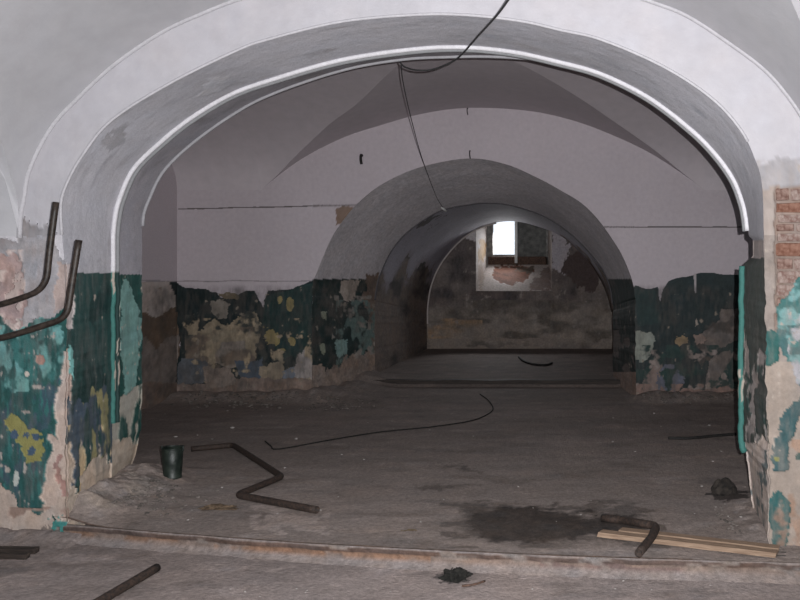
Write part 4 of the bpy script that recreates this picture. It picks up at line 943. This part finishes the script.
# bucket
bp_ = onhall(172.5, 478, 0.0)
bucket = thing('bucket', bp_, 'small dark green metal bucket standing on the hall floor', 'bucket')
def lathe(prof, seg=32):
    V = []; Fc = []
    for r_, z in prof:
        for k in range(seg): a = 2*math.pi*k/seg; V.append((r_*math.cos(a), r_*math.sin(a), z))
    for i in range(len(prof)-1):
        for k in range(seg): Fc.append((i*seg+k, i*seg+(k+1) % seg, (i+1)*seg+(k+1) % seg, (i+1)*seg+k))
    Fc.append(tuple(range(seg-1, -1, -1))); Fc.append(tuple(range((len(prof)-1)*seg, len(prof)*seg)))
    return V, Fc
V, Fc = lathe([(0.066, 0.0), (0.070, 0.002), (0.072, 0.012), (0.069, 0.016), (0.076, 0.10), (0.077, 0.105), (0.0765, 0.11), (0.082, 0.205), (0.080, 0.206), (0.067, 0.016)])
pyobj('body', V, Fc, M_bucket, smooth=True, parent=bucket); bucket.scale = (0.90, 0.90, 1.08)
V, Fc = sweep([(0.083*math.cos(a), 0.083*math.sin(a), 0.207) for a in np.linspace(0, 2*math.pi, 41)], 0.004, 8); pyobj('rim', V, Fc, M_bucket, smooth=True, parent=bucket)
for sx in (-1, 1):
    V, Fc = sweep([(sx*0.083, 0, 0.180), (sx*0.088, 0, 0.190), (sx*0.088, 0, 0.215), (sx*0.083, 0, 0.222)], 0.006, 8); pyobj('ear', V, Fc, M_bucket, smooth=True, parent=bucket)
V, Fc = sweep([(0.088*math.cos(a), 0.088*math.sin(a)*0.93, 0.216-0.006*math.sin(a)) for a in np.linspace(0, math.pi, 25)], 0.003, 8); pyobj('handle', V, Fc, M_dark, smooth=True, parent=bucket)

# wires and rods on the floor
def floor_wire(name, pxs, r, mat, label, cat='wire', n=90, lift=0.0):
    return tube_obj(name, [onhall(x, y, r+lift) for x, y in pxs], r, mat, n=n, seg=6, hollow=0, rn=0, label=label, category=cat)
floor_wire('loose_wire', [(265, 441), (271, 446), (279, 449), (330, 440), (380, 432), (430, 427), (470, 421), (488, 414), (493, 408), (488, 400), (480, 394)], 0.0065, M_wire, 'long black wire snaking across the hall floor with a curled far end')
floor_wire('iron_rod', [(668, 438), (690, 438), (712, 436), (736, 434)], 0.014, M_dark, 'thin dark rod lying on the hall floor near the right jamb', 'rod', 40)
tube_obj('bent_bar', [onhall(519, 357, 0.02), onhall(524, 361, 0.02), onhall(533, 364, 0.02), onhall(545, 365, 0.02), onhall(552, 363, 0.02)], 0.02, M_dark, n=30, seg=6, hollow=0, label='small bent dark bar on the far chamber floor under the window', category='bar')
tube_obj('fallen_stick', [floorpt(462, 586, 0.012), floorpt(474, 584.5, 0.012), floorpt(485, 581, 0.012)], 0.006, M_rust_light, n=12, seg=6, hollow=0, label='thin reddish stick on the front floor beside the black tuft', category='stick')

# hanging cable
cab = thing('hanging_cable', None, 'dark cable looping under the front arch and running to the second arch', 'cable')
def cpt(px, py, Y): return tuple(at(px, py, Y))
pathA = smooth_path(np.array([cpt(511, -4, 3.6), cpt(497, 15, 4.0), cpt(478, 36, 4.6), cpt(459, 57, 5.2), cpt(445, 65, 5.35), cpt(430, 70, 5.45), cpt(415, 70, 5.5), cpt(404, 66.5, 5.58), cpt(400, 62, 5.64)]), 60)
topc = pathA[0].copy(); topc2 = np.array([topc[0]+0.25, topc[1]-0.8, topc[2]+0.45])
V, Fc = sweep(np.vstack([topc2[None], pathA]), 0.006, 8); pyobj('cable', V, Fc, M_cable, smooth=True, parent=cab)
pathB = smooth_path(np.array([cpt(401, 63, 5.62), cpt(403, 82, 6.0), cpt(411, 118, 7.2), cpt(421, 155, 8.9), cpt(432, 186, 10.6), cpt(438, 200, 11.3), cpt(444, 209, 11.74)]), 60)
V, Fc = sweep(pathB, 0.0042, 8); pyobj('wire', V, Fc, M_cable, smooth=True, parent=cab)
V, Fc = sweep([cpt(440, 205.5, 11.66), cpt(443, 208.5, 11.70), cpt(446, 211, 11.74)], 0.02, 8); pyobj('connector', V, Fc, M_white, smooth=True, parent=cab, label='white connector at the cable end')
# iron hooks and pegs in the hall wall
def hook(px, py, hpx, label, r=0.012):
    p = unp(px, py, D2-0.02); z = hpx*D2/F
    tube_obj('wall_hook', [(p[0], D2+0.04, p[2]+z*0.5), (p[0], D2-0.04, p[2]+z*0.5), (p[0], D2-0.055, p[2]), (p[0]+0.008, D2-0.05, p[2]-z*0.5)], r, M_dark, n=14, seg=8, hollow=0, label=label, category='hook', group='iron hooks on the far hall wall')
hook(361.5, 160, 9, 'small black iron hook left of the second arch crown', 0.018)
hook(467.5, 112, 7, 'small dark hook at the top of the lunette', 0.006)
hook(470, 155, 8, 'small dark hook right above the crown of the second arch', 0.007)

# clod, tuft, scrap
def lump(name, loc, sx, sy, sz, mat, seed, rough=0.35, sub=3, spike=0.0, **kw):
    bm = bmesh.new(); bmesh.ops.create_icosphere(bm, subdivisions=sub, radius=1.0); rr = random.Random(seed)
    for v in bm.verts:
        d = v.co.normalized(); k = 1+rough*mnoise.noise(d*1.7+Vector((seed*3.1, 0, 0)))+rough*0.5*mnoise.noise(d*4.3+Vector((0, seed*2.3, 0)))+spike*rr.random()**3
        v.co = Vector((d.x*k*sx, d.y*k*sy, max(d.z*k, -0.55)*sz))
    zmin = min(v.co.z for v in bm.verts)
    for v in bm.verts: v.co.z -= zmin
    me = bpy.data.meshes.new(name); bm.to_mesh(me); bm.free(); me.materials.append(mat)
    o = link(bpy.data.objects.new(name, me), **kw); o.location = loc; return o
cl = onhall(724, 494, 0.0); cl.z -= 0.004
lump('dirt_clod', cl, 0.085, 0.07, 0.072, M_clod, 4, label='dark clod of dirt on the hall floor by the right jamb', category='clod')
tp = floorpt(456, 579, 0.0); tp.z = float(front_z(np.array([tp.x]), np.array([tp.y]))[0])-0.002
tuft = lump('fibre_tuft', tp, 0.055, 0.045, 0.032, M_tuft, 9, rough=0.5, spike=0.55, label='ragged black tuft of fibre on the front floor', category='tuft')
def strands(n_, rad, hgt, seed):
    rr = random.Random(seed); V = []; Fc = []
    for i in range(n_):
        a = rr.uniform(0, 2*math.pi); r0 = rr.uniform(0, 0.5)*rad; r1 = r0+rr.uniform(0.3, 0.9)*rad; w = 0.0022; da = rr.uniform(-.5, .5)
        p0 = Vector((r0*math.cos(a), r0*math.sin(a), hgt*rr.uniform(.3, 1))); p1 = Vector((r1*math.cos(a+da), r1*math.sin(a+da), hgt*rr.uniform(0.0, .5)+0.002))
        s = Vector((-math.sin(a), math.cos(a), 0))*w; b = len(V)
        V += [p0-s, p0+s, p0+Vector((0, 0, 2*w)), p1]; Fc += [(b, b+1, b+3), (b+1, b+2, b+3), (b+2, b, b+3), (b, b+2, b+1)]
    return V, Fc
V, Fc = strands(160, 0.075, 0.055, 3); so = pyobj('strands', V, Fc, M_tuft, parent=tuft); so['kind'] = 'stuff'
for i, (x, y, s) in enumerate(((206, 509.5, 1.0),)):
    sp = onhall(218, 509, 0.0); sp.z -= 0.002
    sc_ = lump('crumpled_scrap', sp, 0.10, 0.035, 0.016, M_rag, 11, rough=0.9, sub=4, label='crumpled brown scrap on the hall floor near the step', category='scrap')
# plaster crumbs on the floors
crumbs = [(232, 428, 5, 'pale plaster lump on the hall floor left of the long wire'), (296, 439, 4.5, 'white plaster bit just past the tip of the long wire'), (285, 468, 3.5, 'white plaster bit beside the bend of the zigzag pipe'), (176, 437, 4, 'grey plaster lump just behind the green bucket'), (741, 517, 4, 'pale plaster flake on the floor below the dark clod')]
def crumb_mesh(seed):
    bm = bmesh.new(); bmesh.ops.create_icosphere(bm, subdivisions=1, radius=1.0); rr = random.Random(seed)
    for v in bm.verts: v.co *= rr.uniform(0.7, 1.25)
    for v in bm.verts: v.co.z = max(v.co.z, -0.4)+0.4
    me = bpy.data.meshes.new('plaster_crumb'); bm.to_mesh(me); bm.free(); me.materials.append(M_crumb); return me
cms = [crumb_mesh(i) for i in range(6)]
def crumb(px, py, wpx, label, group, k, front=False, flat=0.5, mat=None):
    if front: p = floorpt(px, py, 0); p.z = float(front_z(np.array([p.x]), np.array([p.y]))[0])
    else: p = onhall(px, py, 0.0)
    o = bpy.data.objects.new('plaster_crumb', cms[k % 6]); s = wpx*p.y/F/2
    o.location = p-Vector((0, 0, s*0.1)); o.scale = (s, s*0.8, s*flat); o.rotation_euler.z = k*1.3
    return link(o, label=label, category='crumb', group=group)
for i, (x, y, w, lab) in enumerate(crumbs): crumb(x, y, w, lab, 'plaster lumps on the hall floor', i)
rr_ = random.Random(5); k = 6
marks = [(180, 470, 'the green bucket'), (250, 470, 'the zigzag pipe'), (360, 435, 'the long wire'), (475, 418, 'the curled wire end'), (700, 437, 'the thin dark rod'), (727, 488, 'the dark clod'), (640, 525, 'the hooked pipe'), (520, 524, 'the dark stain'), (300, 515, 'the zigzag pipe end'), (400, 480, 'the middle of the hall floor'), (600, 470, 'the bare floor beside the clod')]
def nearest(x, y): return min(marks, key=lambda m: (m[0]-x)**2+4*(m[1]-y)**2)[2]
for _ in range(46):
    x = rr_.uniform(160, 735); y = 412+rr_.random()**1.3*110
    crumb(x, y, rr_.uniform(1.4, 3.0), 'tiny pale plaster crumb on the floor near '+nearest(x, y), 'tiny crumbs near '+nearest(x, y), k); k += 1
for _ in range(14):
    x = rr_.uniform(60, 740); y = rr_.uniform(572, 598)
    crumb(x, y, rr_.uniform(1.4, 2.6), 'tiny pale plaster crumb on the front floor '+('left of' if x < 440 else 'right of')+' the black tuft', 'tiny crumbs '+('left of' if x < 440 else 'right of')+' the black tuft', k, True); k += 1
# teal chips under the left jamb
for i, (x, y, w, h_) in enumerate(((93, 517, 13, 4), (106, 517, 10, 3))):
    p = onhall(x, y, 0.004); s = w*p.y/F/2; rr2 = random.Random(i+3); V = []; n_ = 11
    for zt in (0.0, 0.004):
        for q in range(n_):
            a = 2*math.pi*q/n_; r_ = rr2.uniform(0.65, 1.1) if zt == 0 else None
            V.append((math.cos(a)*s*(0.75+0.25*math.sin(q*2.1+i)), math.sin(a)*s*0.8*(0.75+0.25*math.cos(q*1.7+i)), zt+0.006*math.sin(q*1.3)+0.004))
    Fc = [tuple(range(n_-1, -1, -1)), tuple(range(n_, 2*n_))]+[(q, (q+1) % n_, n_+(q+1) % n_, n_+q) for q in range(n_)]
    o = pyobj('paint_chip', V, Fc, M_chipteal, label=('left' if i == 0 else 'right')+' of two teal paint chips on the floor beside the left jamb', category='paint chip', group='teal paint chips by the left jamb')
    o.location = p; o.rotation_euler = (0.2, 0.1, 0.3*i)
# rubble banked against wall bases (nobody could count it)
def rubble(name, spots, label):
    V = []; Fc = []; rr = random.Random(17)
    t_ = bmesh.new(); bmesh.ops.create_icosphere(t_, subdivisions=1, radius=1.0); bv = [v.co.copy() for v in t_.verts]; bf = [tuple(v.index for v in f.verts) for f in t_.faces]; t_.free()
    for X, Y, s in spots:
        z = hz(X, Y); b = len(V); rot = Matrix.Rotation(rr.uniform(0, 6.28), 3, 'Z')
        for v in bv: w = rot @ (v*rr.uniform(0.75, 1.2)); V.append((X+w.x*s, Y+w.y*s*0.8, z+(w.z*0.6+0.2)*s))
        Fc += [tuple(b+i for i in f) for f in bf]
    return pyobj(name, V, Fc, M_rubble, kind='stuff', label=label, category='rubble')
r5 = random.Random(23)
rubble('rubble', [(r5.uniform(-4.85, -3.4), D2-0.09-abs(r5.gauss(0, 0.33)), r5.uniform(0.008, 0.030)) for _ in range(150)], 'loose plaster rubble along the far hall wall left of the second arch')
rubble('rubble', [(max(-3.2, -2.85+r5.gauss(0, 0.25)), r5.uniform(9.05, 9.8), r5.uniform(0.007, 0.026)) for _ in range(120)], 'loose rubble at the left jamb of the second arch')
rubble('rubble', [(r5.uniform(0.9, 2.5), D2-0.09-abs(r5.gauss(0, 0.16)), r5.uniform(0.008, 0.028)) for _ in range(90)], 'loose rubble along the far hall wall right of the second arch')
rubble('rubble', [(-2.98+abs(r5.gauss(0, 0.16)), r5.uniform(5.0, 5.6), r5.uniform(0.005, 0.018)) for _ in range(140)], 'plaster rubble banked at the left jamb of the front arch')
rubble('rubble', [(1.02-abs(r5.gauss(0, 0.07)), r5.uniform(4.6, 5.2), r5.uniform(0.005, 0.014)) for _ in range(40)], 'few plaster bits at the foot of the right jamb')
